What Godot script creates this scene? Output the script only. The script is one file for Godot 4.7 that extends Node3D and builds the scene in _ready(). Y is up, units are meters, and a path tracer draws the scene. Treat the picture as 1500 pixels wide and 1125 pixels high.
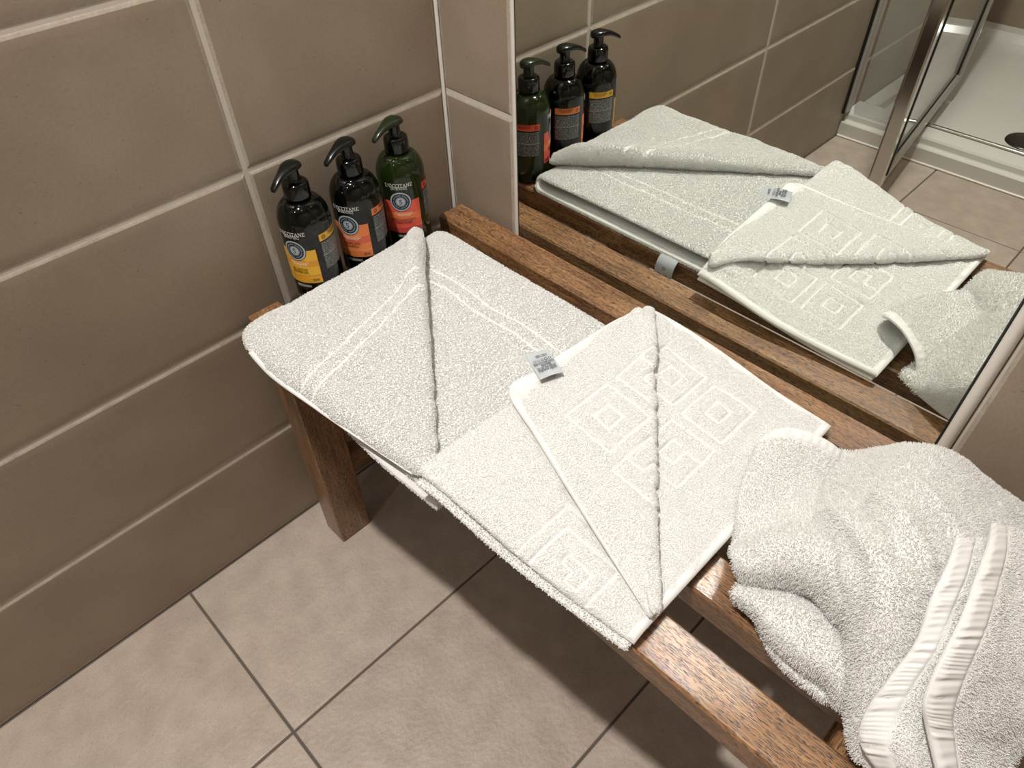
extends Node3D

# A corner of a hotel bathroom: a slatted bench with three towels and three pump
# bottles in front of a wall mirror, which shows the shower behind the camera.
# Left wall is x = 0, mirror wall z = 0, floor y = 0, metres.

const TOP := 0.44              # top of the bench slats
const SLATS := [0.0089, 0.0883, 0.1677, 0.2471, 0.3265]   # back edge of each slat
const SLAT_W := 0.0455
const SLAT_T := 0.031

var M := {}
var rng := RandomNumberGenerator.new()
var mesh_cache := {}

func _ready() -> void:
	rng.seed = 7
	look()
	materials()
	build_room()
	build_shower()
	build_mirror()
	build_bench()
	build_bottles()
	build_bath_towel()
	build_hand_towel()
	build_crumpled_towel()

# ------------------------------------------------------------------ camera, light
const EXPOSURE := 512.0
const LIGHT := 1.0 / 512.0      # lamps are set dim and the exposure long, as with a camera

func look() -> void:
	var cam := Camera3D.new()
	cam.name = "camera"
	cam.position = Vector3(0.7667, 1.0188, 0.6163)
	cam.rotation = Vector3(-0.7940, 0.8126, -0.0343)
	cam.fov = rad_to_deg(2.0 * atan(562.5 / 1055.82))
	cam.near = 0.02
	add_child(cam)
	cam.current = true
	var env := Environment.new()
	env.background_mode = Environment.BG_COLOR
	env.background_color = Color(0.02, 0.02, 0.02)
	env.tonemap_mode = Environment.TONE_MAPPER_LINEAR
	env.tonemap_exposure = EXPOSURE
	env.sdfgi_enabled = true
	env.ssao_enabled = true
	env.ssil_enabled = true
	var we := WorldEnvironment.new()
	we.name = "environment"
	we.environment = env
	add_child(we)

func downlight(x: float, z: float, energy: float, label: String) -> void:
	var t := thing("downlight", label, "ceiling light", Vector3(x, 2.4, z), "recessed ceiling downlights")
	piece("bezel", lathe([[0.030, -0.001], [0.032, -0.006], [0.043, -0.006], [0.046, 0.0]], 40), M.chrome, t)
	var g := piece("lens", lathe([[0.0, -0.002], [0.030, -0.002], [0.030, 0.0]], 32), M.lamp, t)
	g.cast_shadow = GeometryInstance3D.SHADOW_CASTING_SETTING_ON
	var s := SpotLight3D.new()
	s.name = "lamp"
	s.position = Vector3(0, -0.012, 0)
	s.rotation_degrees = Vector3(-90, 0, 0)
	s.light_energy = energy * LIGHT
	s.light_color = Color(1.0, 0.985, 0.962)
	s.light_size = 0.035
	s.spot_range = 8.0
	s.spot_attenuation = 2.0
	s.spot_angle = 60.0
	s.spot_angle_attenuation = 0.35
	s.shadow_enabled = true
	t.add_child(s, true)

# ------------------------------------------------------------------ naming helpers
var taken := {}
func numbered(called: String) -> String:
	if not taken.has(called):
		taken[called] = 0
		return called
	taken[called] += 1
	return "%s_%03d" % [called, taken[called]]

func thing(called: String, label: String, category: String, at := Vector3.ZERO, group := "") -> Node3D:
	var o := Node3D.new()
	o.name = numbered(called)
	o.position = at
	o.set_meta("label", label)
	o.set_meta("category", category)
	if group != "":
		o.set_meta("group", group)
	add_child(o)
	return o

func structure(called: String, mesh: Mesh, m: Material, at := Vector3.ZERO) -> MeshInstance3D:
	var o := MeshInstance3D.new()
	o.name = called
	o.mesh = mesh
	o.material_override = m
	o.position = at
	o.set_meta("kind", "structure")
	add_child(o)
	return o

func piece(called: String, mesh: Mesh, m: Material, parent: Node, at := Vector3.ZERO, rot := Vector3.ZERO) -> MeshInstance3D:
	var o := MeshInstance3D.new()
	o.name = called
	o.mesh = mesh
	o.material_override = m
	o.position = at
	o.rotation = rot
	parent.add_child(o, true)
	return o

# ------------------------------------------------------------------ mesh helpers
func tri_out(st: SurfaceTool, a: Vector3, b: Vector3, c: Vector3, away: Vector3) -> void:
	# front faces run clockwise; turn the triangle so that its front looks along «away»
	if (b - a).cross(c - a).dot(away) > 0.0:
		st.add_vertex(a); st.add_vertex(c); st.add_vertex(b)
	else:
		st.add_vertex(a); st.add_vertex(b); st.add_vertex(c)

func quad_out(st: SurfaceTool, a: Vector3, b: Vector3, c: Vector3, d: Vector3, away: Vector3) -> void:
	tri_out(st, a, b, c, away)
	tri_out(st, a, c, d, away)

func chamfer_box(size: Vector3, b := 0.002) -> ArrayMesh:
	var key := "%s %s" % [size, b]
	if mesh_cache.has(key):
		return mesh_cache[key]
	var st := SurfaceTool.new()
	st.begin(Mesh.PRIMITIVE_TRIANGLES)
	st.set_smooth_group(-1)
	var h := size * 0.5
	for ax in 3:
		var u := (ax + 1) % 3
		var w := (ax + 2) % 3
		for s: float in [-1.0, 1.0]:
			var q := []
			for k in [[-1, -1], [1, -1], [1, 1], [-1, 1]]:
				var p := Vector3.ZERO
				p[ax] = s * h[ax]
				p[u] = k[0] * (h[u] - b)
				p[w] = k[1] * (h[w] - b)
				q.append(p)
			var n := Vector3.ZERO
			n[ax] = s
			quad_out(st, q[0], q[1], q[2], q[3], n)
		# the four edges that run along this axis
		for su: float in [-1.0, 1.0]:
			for sw: float in [-1.0, 1.0]:
				var e := []
				for k in [[-1, 0], [1, 0], [1, 1], [-1, 1]]:
					var p := Vector3.ZERO
					p[ax] = k[0] * (h[ax] - b)
					p[u] = su * (h[u] - (0.0 if k[1] == 0 else b))
					p[w] = sw * (h[w] - (b if k[1] == 0 else 0.0))
					e.append(p)
				var n := Vector3.ZERO
				n[u] = su
				n[w] = sw
				quad_out(st, e[0], e[1], e[2], e[3], n)
	for sx: float in [-1.0, 1.0]:
		for sy: float in [-1.0, 1.0]:
			for sz: float in [-1.0, 1.0]:
				var c := Vector3(sx * h.x, sy * h.y, sz * h.z)
				tri_out(st, c - Vector3(0, sy * b, sz * b), c - Vector3(sx * b, 0, sz * b), c - Vector3(sx * b, sy * b, 0), c)
	st.generate_normals()
	var m := st.commit()
	mesh_cache[key] = m
	return m

# A tile in the plane across «ax», pillowed at the rim; its face lies at 0.
# Surface 0 is the face, surface 1 the rounded rim where the glaze has run thin.
func tile_mesh(ax: int, su: float, sw: float, facing: float, rim: float, drop: float) -> ArrayMesh:
	var key := "tile %d %.4f %.4f %.1f" % [ax, su, sw, facing]
	if mesh_cache.has(key):
		return mesh_cache[key]
	var u := (ax + 1) % 3
	var w := (ax + 2) % 3
	var rings := []
	for k in [[0.0, 0.006], [0.0, drop], [rim * 0.16, drop * 0.45], [rim * 0.40, drop * 0.16], [rim * 0.70, drop * 0.04], [rim, 0.0]]:
		var ring := []
		for c in [[-1, -1], [1, -1], [1, 1], [-1, 1]]:
			var p := Vector3.ZERO
			p[u] = c[0] * (su * 0.5 - k[0])
			p[w] = c[1] * (sw * 0.5 - k[0])
			p[ax] = -facing * k[1]
			ring.append(p)
		rings.append(ring)
	var out := Vector3.ZERO
	out[ax] = facing
	var m: ArrayMesh
	for part in 2:
		var st := SurfaceTool.new()
		st.begin(Mesh.PRIMITIVE_TRIANGLES)
		for r in (range(3, 5) if part == 0 else range(0, 3)):
			for i in 4:
				var j := (i + 1) % 4
				var away: Vector3 = (rings[r][i] + rings[r][j]) * 0.5
				away[ax] = 0.0
				st.set_smooth_group(i + 1)
				quad_out(st, rings[r][i], rings[r][j], rings[r + 1][j], rings[r + 1][i], away.normalized() + out * 0.5)
		if part == 0:
			st.set_smooth_group(-1)
			var f: Array = rings[-1]
			quad_out(st, f[0], f[1], f[2], f[3], out)
		st.generate_normals()
		m = st.commit(m) if m else st.commit()
	mesh_cache[key] = m
	return m

func lay_tile(mesh: ArrayMesh, face: Material, rim: Material, parent: Node, at: Vector3) -> void:
	var o := MeshInstance3D.new()
	o.name = "tile"
	o.mesh = mesh
	o.set_surface_override_material(0, face)
	o.set_surface_override_material(1, rim)
	o.position = at
	parent.add_child(o, true)

func lathe(profile: Array, seg := 48) -> ArrayMesh:
	var st := SurfaceTool.new()
	st.begin(Mesh.PRIMITIVE_TRIANGLES)
	st.set_smooth_group(0)
	for i in profile.size() - 1:
		var p: Array = profile[i]
		var q: Array = profile[i + 1]
		for s in seg:
			var a := TAU * s / seg
			var b := TAU * (s + 1) / seg
			var pa := Vector3(p[0] * cos(a), p[1], p[0] * sin(a))
			var pb := Vector3(p[0] * cos(b), p[1], p[0] * sin(b))
			var qa := Vector3(q[0] * cos(a), q[1], q[0] * sin(a))
			var qb := Vector3(q[0] * cos(b), q[1], q[0] * sin(b))
			var mid := (a + b) * 0.5
			var dy: float = q[1] - p[1]
			var dr: float = q[0] - p[0]
			var away := Vector3(cos(mid) * dy, -dr, sin(mid) * dy)
			if p[0] > 1e-6:
				tri_out(st, pa, pb, qb if q[0] > 1e-6 else qa, away)
			if q[0] > 1e-6:
				tri_out(st, pa, qb, qa, away)
	st.generate_normals()
	return st.commit()

# rings of points, each ring a closed loop; the ends are closed
func loft(rings: Array, smooth := true, caps := true) -> ArrayMesh:
	var st := SurfaceTool.new()
	st.begin(Mesh.PRIMITIVE_TRIANGLES)
	st.set_smooth_group(0 if smooth else -1)
	var n: int = rings[0].size()
	var cs := []
	for r: Array in rings:
		var c := Vector3.ZERO
		for p: Vector3 in r:
			c += p
		cs.append(c / n)
	for r in rings.size() - 1:
		for i in n:
			var j := (i + 1) % n
			var a: Vector3 = rings[r][i]
			var b: Vector3 = rings[r][j]
			var c: Vector3 = rings[r + 1][j]
			var d: Vector3 = rings[r + 1][i]
			quad_out(st, a, b, c, d, (a + b + c + d) * 0.25 - (cs[r] + cs[r + 1]) * 0.5)
	if caps:
		st.set_smooth_group(-1)
		for e in [[0, 1], [rings.size() - 1, rings.size() - 2]]:
			var away: Vector3 = cs[e[0]] - cs[e[1]]
			for i in n:
				tri_out(st, cs[e[0]], rings[e[0]][i], rings[e[0]][(i + 1) % n], away)
	st.generate_normals()
	return st.commit()

# ------------------------------------------------------------------ materials
func std(c: Color, rough := 0.6, metal := 0.0) -> StandardMaterial3D:
	var m := StandardMaterial3D.new()
	m.albedo_color = c
	m.roughness = rough
	m.metallic = metal
	return m

func srgb(r: float, g: float, b: float) -> Color:
	return Color(r / 255.0, g / 255.0, b / 255.0)

func tex(im: Image) -> ImageTexture:
	im.generate_mipmaps()
	return ImageTexture.create_from_image(im)

func noise(sd: int, freq: float, octaves := 4) -> FastNoiseLite:
	var n := FastNoiseLite.new()
	n.seed = sd
	n.noise_type = FastNoiseLite.TYPE_SIMPLEX_SMOOTH
	n.frequency = freq
	n.fractal_type = FastNoiseLite.FRACTAL_FBM
	n.fractal_octaves = octaves
	return n

# mottled ceramic: coarse cloudiness, fine grain and a few specks
func mottled(sd: int, size: int, dark: Color, light: Color, coarse: float, fine_share: float, specks: int) -> ImageTexture:
	var a := noise(sd, coarse, 5).get_seamless_image(size, size)
	var b := noise(sd + 1, 0.22, 3).get_seamless_image(size, size)
	var im := Image.create(size, size, false, Image.FORMAT_RGB8)
	for y in size:
		for x in size:
			var t := a.get_pixel(x, y).r * (1.0 - fine_share) + b.get_pixel(x, y).r * fine_share
			im.set_pixel(x, y, dark.lerp(light, t))
	var r := RandomNumberGenerator.new()
	r.seed = sd
	for i in specks:
		var x := r.randi_range(0, size - 3)
		var y := r.randi_range(0, size - 3)
		var c := im.get_pixel(x, y).darkened(r.randf_range(0.1, 0.3))
		im.set_pixel(x, y, c)
		if r.randf() < 0.3:
			im.set_pixel(x + 1, y, c)
	return tex(im)

func materials() -> void:
	# wall tile: three firings of the same taupe glaze
	var wall_tex := mottled(11, 512, srgb(139, 124, 107), srgb(164, 149, 132), 0.006, 0.45, 250)
	var wall_h := mottled(15, 512, Color(0.3, 0.3, 0.3), Color(0.7, 0.7, 0.7), 0.02, 0.6, 0)
	for i in 3:
		var m := std([Color(1, 1, 1), Color(0.965, 0.962, 0.96), Color(1.0, 0.99, 0.975)][i], 0.42)
		m.albedo_texture = wall_tex
		m.uv1_triplanar = true
		m.uv1_world_triplanar = true
		m.uv1_scale = Vector3(1.9, 1.9, 1.9)
		m.uv1_offset = Vector3(0.13 * i, 0.37 * i, 0.21 * i)
		m.heightmap_enabled = true
		m.heightmap_texture = wall_h
		m.heightmap_scale = 0.03
		M["wall_tile_%d" % i] = m
	var rim := std(Color(1, 1, 1), 0.42)
	rim.albedo_texture = mottled(21, 512, srgb(150, 136, 122), srgb(206, 197, 184), 0.03, 0.5, 300)
	rim.uv1_triplanar = true
	rim.uv1_world_triplanar = true
	rim.uv1_scale = Vector3(2.3, 2.3, 2.3)
	M.wall_rim = rim
	M.grout = std(srgb(206, 196, 184), 0.85)
	# floor tile: paler, sandier
	var floor_tex := mottled(31, 1024, srgb(155, 140, 128), srgb(192, 178, 165), 0.010, 0.5, 9000)
	var fn := noise(35, 0.11, 4).get_seamless_image(512, 512)
	fn.convert(Image.FORMAT_RGBA8)
	fn.bump_map_to_normal_map(2.5)
	var floor_n := tex(fn)
	for i in 2:
		var m := std([Color(1, 1, 1), Color(0.975, 0.972, 0.968)][i], 0.5)
		m.albedo_texture = floor_tex
		m.uv1_triplanar = true
		m.uv1_world_triplanar = true
		m.uv1_scale = Vector3(1.6, 1.6, 1.6)
		m.uv1_offset = Vector3(0.31 * i, 0, 0.17 * i)
		m.normal_enabled = true
		m.normal_texture = floor_n
		m.normal_scale = 0.22
		M["floor_tile_%d" % i] = m
	M.floor_grout = std(srgb(92, 84, 76), 0.9)
	M.plaster = std(srgb(236, 232, 226), 0.9)
	M.trim = std(srgb(226, 220, 212), 0.35)
	M.chrome = std(srgb(200, 198, 194), 0.16, 1.0)
	M.satin = std(srgb(168, 165, 158), 0.35, 0.15)
	M.black = std(srgb(18, 18, 18), 0.5)
	M.acrylic = std(srgb(205, 203, 197), 0.15)
	M.mirror = std(srgb(243, 247, 241), 0.0, 1.0)
	M.mirror_edge = std(srgb(30, 34, 32), 0.4)
	var glass := std(Color(0.93, 0.97, 0.95, 0.10), 0.0)
	glass.transparency = BaseMaterial3D.TRANSPARENCY_ALPHA
	M.glass = glass
	var lamp := std(Color(1, 1, 1), 0.5)
	lamp.emission_enabled = true
	lamp.emission = Color(1.0, 0.985, 0.962)
	lamp.emission_energy_multiplier = 12.0 * LIGHT
	M.lamp = lamp
	wood_materials()
	# towels
	M.terry = std(srgb(243, 242, 239), 0.95)
	M.velour = std(srgb(243, 242, 240), 0.95)
	M.plug = std(srgb(122, 84, 50), 0.4)
	M.drain = std(srgb(64, 60, 56), 0.3, 0.7)
	M.tag = std(srgb(178, 182, 188), 0.35)
	M.tag_ink = std(srgb(38, 40, 48), 0.6)
	M.hem = std(srgb(228, 227, 225), 0.8)
	M.weave = std(srgb(230, 229, 227), 0.95)
	var weave := noise(77, 0.35, 2).get_seamless_image(256, 256)
	weave.convert(Image.FORMAT_RGBA8)
	weave.bump_map_to_normal_map(6.0)
	var wt := tex(weave)
	for k in ["terry", "velour", "weave"]:
		var m: StandardMaterial3D = M[k]
		m.normal_enabled = true
		m.normal_texture = wt
		m.normal_scale = 0.8
		m.uv1_triplanar = true
		m.uv1_world_triplanar = true
		m.uv1_scale = Vector3(12, 12, 12) if k == "terry" else Vector3(16, 16, 16)

func wood_materials() -> void:
	var w := 2048
	var h := 512
	var grain := noise(51, 1.0, 4)
	var broad := noise(52, 1.0, 2)
	var im := Image.create(w, h, false, Image.FORMAT_RGB8)
	var bump := Image.create(w, h, false, Image.FORMAT_RGBA8)
	bump.fill(Color(0.7, 0.7, 0.7))
	var dark := srgb(104, 71, 43)
	var mid := srgb(143, 102, 65)
	var pale := srgb(172, 132, 92)
	for y in h:
		for x in w:
			var a := grain.get_noise_2d(x * 0.0022, y * 0.085)
			var b := broad.get_noise_2d(x * 0.0018, y * 0.012)
			var t := clampf(0.5 + a * 0.42 + b * 0.4, 0.0, 1.0)
			im.set_pixel(x, y, dark.lerp(mid, t * 2.0) if t < 0.5 else mid.lerp(pale, (t - 0.5) * 2.0))
	var r := RandomNumberGenerator.new()
	r.seed = 9
	for i in 11500:                     # open pores of the oak, short dark strokes along the grain
		var x := r.randi_range(0, w - 1)
		var y := r.randi_range(0, h - 3)
		var len := r.randi_range(9, 30)
		var strength := r.randf_range(0.25, 0.7)
		for k in len:
			var px := (x + k) % w
			var fade := sin(PI * (k + 0.5) / len)
			for q in (2 if r.randf() < 0.85 else 3):
				im.set_pixel(px, y + q, im.get_pixel(px, y + q).darkened(strength * fade))
				bump.set_pixel(px, y + q, Color(0.7, 0.7, 0.7).darkened(strength * fade))
	bump.bump_map_to_normal_map(3.0)
	var m := std(Color(1, 1, 1), 0.42)
	m.albedo_texture = tex(im)
	m.normal_enabled = true
	m.normal_texture = tex(bump)
	m.normal_scale = 0.5
	m.clearcoat_enabled = true
	m.clearcoat = 0.6
	m.clearcoat_roughness = 0.32
	m.uv1_triplanar = true
	m.uv1_scale = Vector3(2.0, 8.0, 8.0)
	M.wood = m
	var m2: StandardMaterial3D = m.duplicate()
	m2.uv1_offset = Vector3(0.37, 0.21, 0.43)
	M.wood2 = m2
	var m3: StandardMaterial3D = m.duplicate()
	m3.uv1_offset = Vector3(0.71, 0.63, 0.17)
	M.wood3 = m3

# ------------------------------------------------------------------ room
const H_ROOM := 2.4
const X_ROOM := 1.5
const Z_ROOM := 2.46

func box_mesh(lo: Vector3, hi: Vector3) -> BoxMesh:
	var b := BoxMesh.new()
	b.size = hi - lo
	return b

func wall_tiles(wall: MeshInstance3D, ax: int, facing: float, at: float, us: Array, ws: Array, gap := 0.0024) -> void:
	# us, ws: joint positions along the two axes after «ax» (in the order of Vector3)
	var u := (ax + 1) % 3
	var w := (ax + 2) % 3
	var n := 0
	for i in us.size() - 1:
		for j in ws.size() - 1:
			var su: float = us[i + 1] - us[i] - gap
			var sw: float = ws[j + 1] - ws[j] - gap
			var p := Vector3.ZERO
			p[u] = (us[i] + us[i + 1]) * 0.5
			p[w] = (ws[j] + ws[j + 1]) * 0.5
			p[ax] = at
			lay_tile(tile_mesh(ax, su, sw, facing, 0.014, 0.0026), M["wall_tile_%d" % ((i * 7 + j * 5 + n) % 3)], M.wall_rim, wall, p - wall.position)
			n += 1

func rows(y1 := H_ROOM) -> Array:
	var r := [0.0]
	while r[-1] < y1 - 0.05:
		r.append(minf(r[-1] + 0.2003, y1))
	return r

func build_room() -> void:
	downlight(0.33, 0.80, 4.1, "round recessed downlight in the ceiling above the bench")
	downlight(1.10, 0.80, 0.08, "round recessed downlight in the ceiling beside the plain wall")
	downlight(0.62, 1.95, 0.5, "round recessed downlight in the ceiling above the shower tray")
	var g := 0.0016                     # the grout lies this far behind the tile faces
	# left wall
	var wl := structure("wall_left", box_mesh(Vector3(-0.1, 0, 0), Vector3(-g, H_ROOM, Z_ROOM + 0.1)), M.grout, Vector3(-(0.1 + g) * 0.5, H_ROOM * 0.5, (Z_ROOM + 0.1) * 0.5))
	wall_tiles(wl, 0, 1.0, 0.0, rows(), [0.0, 0.3043, 0.9085, 1.5110, 2.1140, Z_ROOM])
	# mirror wall: tiled to the left, to the right, above and below the glass
	var wb := structure("wall_back", box_mesh(Vector3(-0.1, 0, -0.1), Vector3(X_ROOM + 0.1, H_ROOM, -0.0062)), M.grout, Vector3(X_ROOM * 0.5, H_ROOM * 0.5, -0.0531))
	wall_tiles(wb, 2, 1.0, 0.0, [0.0, 0.1345], rows())
	wall_tiles(wb, 2, 1.0, 0.0, [0.742, 1.3425, X_ROOM], rows())
	wall_tiles(wb, 2, 1.0, 0.0, [0.1345, 0.742], [0.0, 0.2003])
	wall_tiles(wb, 2, 1.0, 0.0, [0.1345, 0.742], [2.003, 2.2033, H_ROOM])
	# grout between those tiles
	for a in [[0.0, 0.1345, 0.0, H_ROOM], [0.742, X_ROOM, 0.0, H_ROOM], [0.1345, 0.742, 0.0, 0.2003], [0.1345, 0.742, 2.003, H_ROOM]]:
		piece("grout_bed", box_mesh(Vector3(a[0], a[2], -0.0062), Vector3(a[1], a[3], -g)), M.grout, wb, Vector3((a[0] + a[1]) * 0.5, (a[2] + a[3]) * 0.5, -(0.0062 + g) * 0.5) - wb.position)
	var bead := []
	for y: float in [0.0, H_ROOM]:
		bead.append([Vector3(0, y, 0), Vector3(0.0036, y, 0), Vector3(0.0020, y, 0.0020), Vector3(0, y, 0.0036)])
	structure("trim_3", loft(bead), M.trim)
	# far wall behind the shower, plain right wall, ceiling
	var wf := structure("wall_front", box_mesh(Vector3(0, 0, Z_ROOM + g), Vector3(X_ROOM, H_ROOM, Z_ROOM + 0.1)), M.grout, Vector3(X_ROOM * 0.5, H_ROOM * 0.5, Z_ROOM + (0.1 + g) * 0.5))
	wall_tiles(wf, 2, -1.0, Z_ROOM, [0.0, 0.45, 1.05, X_ROOM], rows())
	structure("wall_right", box_mesh(Vector3(X_ROOM, 0, 0), Vector3(X_ROOM + 0.1, H_ROOM, Z_ROOM + 0.1)), M.wall_tile_0, Vector3(X_ROOM + 0.05, H_ROOM * 0.5, (Z_ROOM + 0.1) * 0.5))
	structure("ceiling", box_mesh(Vector3(0, 0, 0), Vector3(X_ROOM + 0.2, 0.1, Z_ROOM + 0.2)), M.plaster, Vector3(X_ROOM * 0.5, H_ROOM + 0.05, Z_ROOM * 0.5))
	# floor: 30 x 60 tiles on a dark grout bed
	var fl := structure("floor", box_mesh(Vector3(-0.1, 0, -0.1), Vector3(X_ROOM + 0.1, 0.098, Z_ROOM + 0.1)), M.floor_grout, Vector3(X_ROOM * 0.5, -0.0507, Z_ROOM * 0.5))
	var xs := [0.0, 0.2944, 0.5930, 0.8920, 1.1910, X_ROOM]
	var zs := [0.0, 0.5981, 1.2090, 1.81, Z_ROOM]
	for i in xs.size() - 1:
		for j in zs.size() - 1:
			var sx: float = xs[i + 1] - xs[i] - 0.0035
			var sz: float = zs[j + 1] - zs[j] - 0.0035
			lay_tile(tile_mesh(1, sz, sx, 1.0, 0.0026, 0.0012), M["floor_tile_%d" % ((i + j) % 2)], M["floor_tile_%d" % ((i + j) % 2)], fl, Vector3((xs[i] + xs[i + 1]) * 0.5, 0.0, (zs[j] + zs[j + 1]) * 0.5) - fl.position)

# ------------------------------------------------------------------ mirror
func build_mirror() -> void:
	var t := thing("wall_mirror", "tall frameless mirror set flush in the tiled wall behind the bench", "mirror", Vector3(0.4345, 0.2033, 0.0))
	var w := 0.5855
	var h := 1.7953
	piece("glass", chamfer_box(Vector3(w, h, 0.005), 0.0004), M.mirror, t, Vector3(0, h * 0.5, -0.0025))
	for s: float in [-1.0, 1.0]:
		piece("edge", chamfer_box(Vector3(0.0014, h, 0.0052), 0.0003), M.mirror_edge, t, Vector3(s * (w * 0.5 + 0.0007), h * 0.5, -0.0026))
	# pale trims that finish the tiled edges on both sides
	for a in [["trim_1", 0.1377, 0.0052, 0.0016], ["trim_2", 0.7350, 0.0115, 0.0062]]:
		var prof := []
		var wd: float = a[2]
		var rise: float = a[3]
		for y: float in [0.2033, 1.9986]:
			var ring := []
			for k in 9:
				var an := PI * k / 8.0
				ring.append(Vector3(-cos(an) * wd * 0.5, y, sin(an) * rise))
			ring.append(Vector3(wd * 0.5, y, -0.005))
			ring.append(Vector3(-wd * 0.5, y, -0.005))
			prof.append(ring)
		structure(a[0], loft(prof), M.trim, Vector3(a[1], 0, 0))

# ------------------------------------------------------------------ shower
func build_shower() -> void:
	var t := thing("shower_tray", "low white shower tray with a stepped front edge and round drain", "shower tray", Vector3(X_ROOM * 0.5, 0, 1.96))
	var prof := [Vector2(1.452, 0.0), Vector2(1.452, 0.040), Vector2(1.455, 0.043), Vector2(1.466, 0.0445), Vector2(1.468, 0.047), Vector2(1.469, 0.060), Vector2(1.473, 0.065), Vector2(1.50, 0.0685), Vector2(1.548, 0.071), Vector2(1.556, 0.068), Vector2(1.575, 0.036), Vector2(1.60, 0.030), Vector2(1.95, 0.026), Vector2(2.36, 0.030), Vector2(2.385, 0.036), Vector2(2.400, 0.056), Vector2(2.405, 0.060), Vector2(Z_ROOM - 0.001, 0.062), Vector2(Z_ROOM - 0.001, 0.0)]
	var rings := []
	for x: float in [0.001, X_ROOM - 0.001]:
		var ring := []
		for p: Vector2 in prof:
			ring.append(Vector3(x - t.position.x, p.y, p.x - t.position.z))
		rings.append(ring)
	piece("basin", extrude_x(prof, 0.001, X_ROOM - 0.001, t.position), M.acrylic, t)
	# upstand along the left wall
	piece("side_rim", chamfer_box(Vector3(0.045, 0.036, 0.86), 0.006), M.acrylic, t, Vector3(0.0235, 0.044, 1.97) - t.position)
	var d := piece("drain_cover", lathe([[0.0, 0.007], [0.047, 0.007], [0.053, 0.005], [0.055, 0.0]], 48), M.drain if M.has("drain") else M.chrome, t, Vector3(0.425, 0.028, 1.70) - t.position)
	d.set_meta("label", "round dark drain cover")
	piece("sealant", chamfer_box(Vector3(X_ROOM - 0.004, 0.006, 0.006), 0.002), M.trim, t, Vector3(X_ROOM * 0.5, 0.003, 1.450) - t.position)
	# threshold rail of the screen
	piece("threshold_rail", chamfer_box(Vector3(1.35, 0.007, 0.010), 0.0015), M.chrome, t, Vector3(0.822, 0.0742, 1.528) - t.position)
	# narrow fixed panel beside the left wall
	var f := thing("shower_side_panel", "narrow fixed glass strip with chrome channel against the tiled wall", "shower screen", Vector3(0.0, 0.0, 1.50))
	piece("wall_channel", chamfer_box(Vector3(0.012, 1.90, 0.026), 0.002), M.satin, f, Vector3(0.0062, 1.02, -0.040))
	piece("seal", chamfer_box(Vector3(0.007, 1.90, 0.007), 0.001), M.black, f, Vector3(0.0037, 1.02, -0.057))
	piece("glass", chamfer_box(Vector3(0.10, 1.88, 0.006), 0.001), M.glass, f, Vector3(0.075, 1.012, -0.030))
	piece("post", chamfer_box(Vector3(0.020, 1.90, 0.024), 0.003), M.chrome, f, Vector3(0.134, 1.02, -0.030))
	# the door stands open, square to the screen
	var p1 := Vector3(0.266, 0.0, 1.055)
	var p2 := Vector3(0.158, 0.0, 1.815)
	var dr := thing("shower_door", "open framed glass shower door with chrome stiles and dark seal", "shower door", (p1 + p2) * 0.5)
	var dir := (p2 - p1).normalized()
	dr.rotation.y = atan2(-dir.z, dir.x)
	var L := p1.distance_to(p2)
	var y0 := 0.092
	var hh := 1.86
	piece("glass", chamfer_box(Vector3(L - 0.05, hh - 0.06, 0.006), 0.001), M.glass, dr, Vector3(0, y0 + hh * 0.5, 0))
	for s: float in [-1.0, 1.0]:
		var sw := 0.050 if s < 0 else 0.026
		piece("stile", chamfer_box(Vector3(sw, hh, 0.030), 0.004), M.chrome if s < 0 else M.satin, dr, Vector3(s * (L * 0.5 - sw * 0.5), y0 + hh * 0.5, 0))
		piece("seal", chamfer_box(Vector3(0.012 if s < 0 else 0.004, hh - 0.05, 0.034 if s < 0 else 0.012), 0.001), M.black, dr, Vector3(s * (L * 0.5 - sw - 0.003), y0 + hh * 0.5, 0))
	piece("inner_strip", chamfer_box(Vector3(0.018, hh - 0.05, 0.024), 0.003), M.satin, dr, Vector3(-L * 0.5 + 0.068, y0 + hh * 0.5, 0))
	for yy: float in [y0 + 0.016, y0 + hh - 0.016]:
		piece("rail", chamfer_box(Vector3(L - 0.068, 0.032, 0.026), 0.003), M.satin, dr, Vector3(-0.008, yy, 0))
	piece("bottom_seal", chamfer_box(Vector3(L - 0.080, 0.003, 0.010), 0.001), M.black, dr, Vector3(-0.012, y0 + 0.0335, 0))

func extrude_x(prof: Array, x0: float, x1: float, base: Vector3) -> ArrayMesh:
	var st := SurfaceTool.new()
	st.begin(Mesh.PRIMITIVE_TRIANGLES)
	st.set_smooth_group(-1)
	for i in prof.size() - 1:
		var a: Vector2 = prof[i]
		var b: Vector2 = prof[i + 1]
		var away := Vector3(0, b.x - a.x, -(b.y - a.y))
		quad_out(st, Vector3(x0, a.y, a.x) - base, Vector3(x1, a.y, a.x) - base, Vector3(x1, b.y, b.x) - base, Vector3(x0, b.y, b.x) - base, away)
	var pts := PackedVector2Array(prof)
	var idx := Geometry2D.triangulate_polygon(pts)
	for e in [[x0, -1.0], [x1, 1.0]]:
		for k in range(0, idx.size(), 3):
			var q := []
			for m in 3:
				var p: Vector2 = pts[idx[k + m]]
				q.append(Vector3(e[0], p.y, p.x) - base)
			tri_out(st, q[0], q[1], q[2], Vector3(e[1], 0, 0))
	# underside
	quad_out(st, Vector3(x0, prof[0].y, prof[0].x) - base, Vector3(x1, prof[0].y, prof[0].x) - base, Vector3(x1, prof[-1].y, prof[-1].x) - base, Vector3(x0, prof[-1].y, prof[-1].x) - base, Vector3.DOWN)
	st.generate_normals()
	return st.commit()

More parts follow.
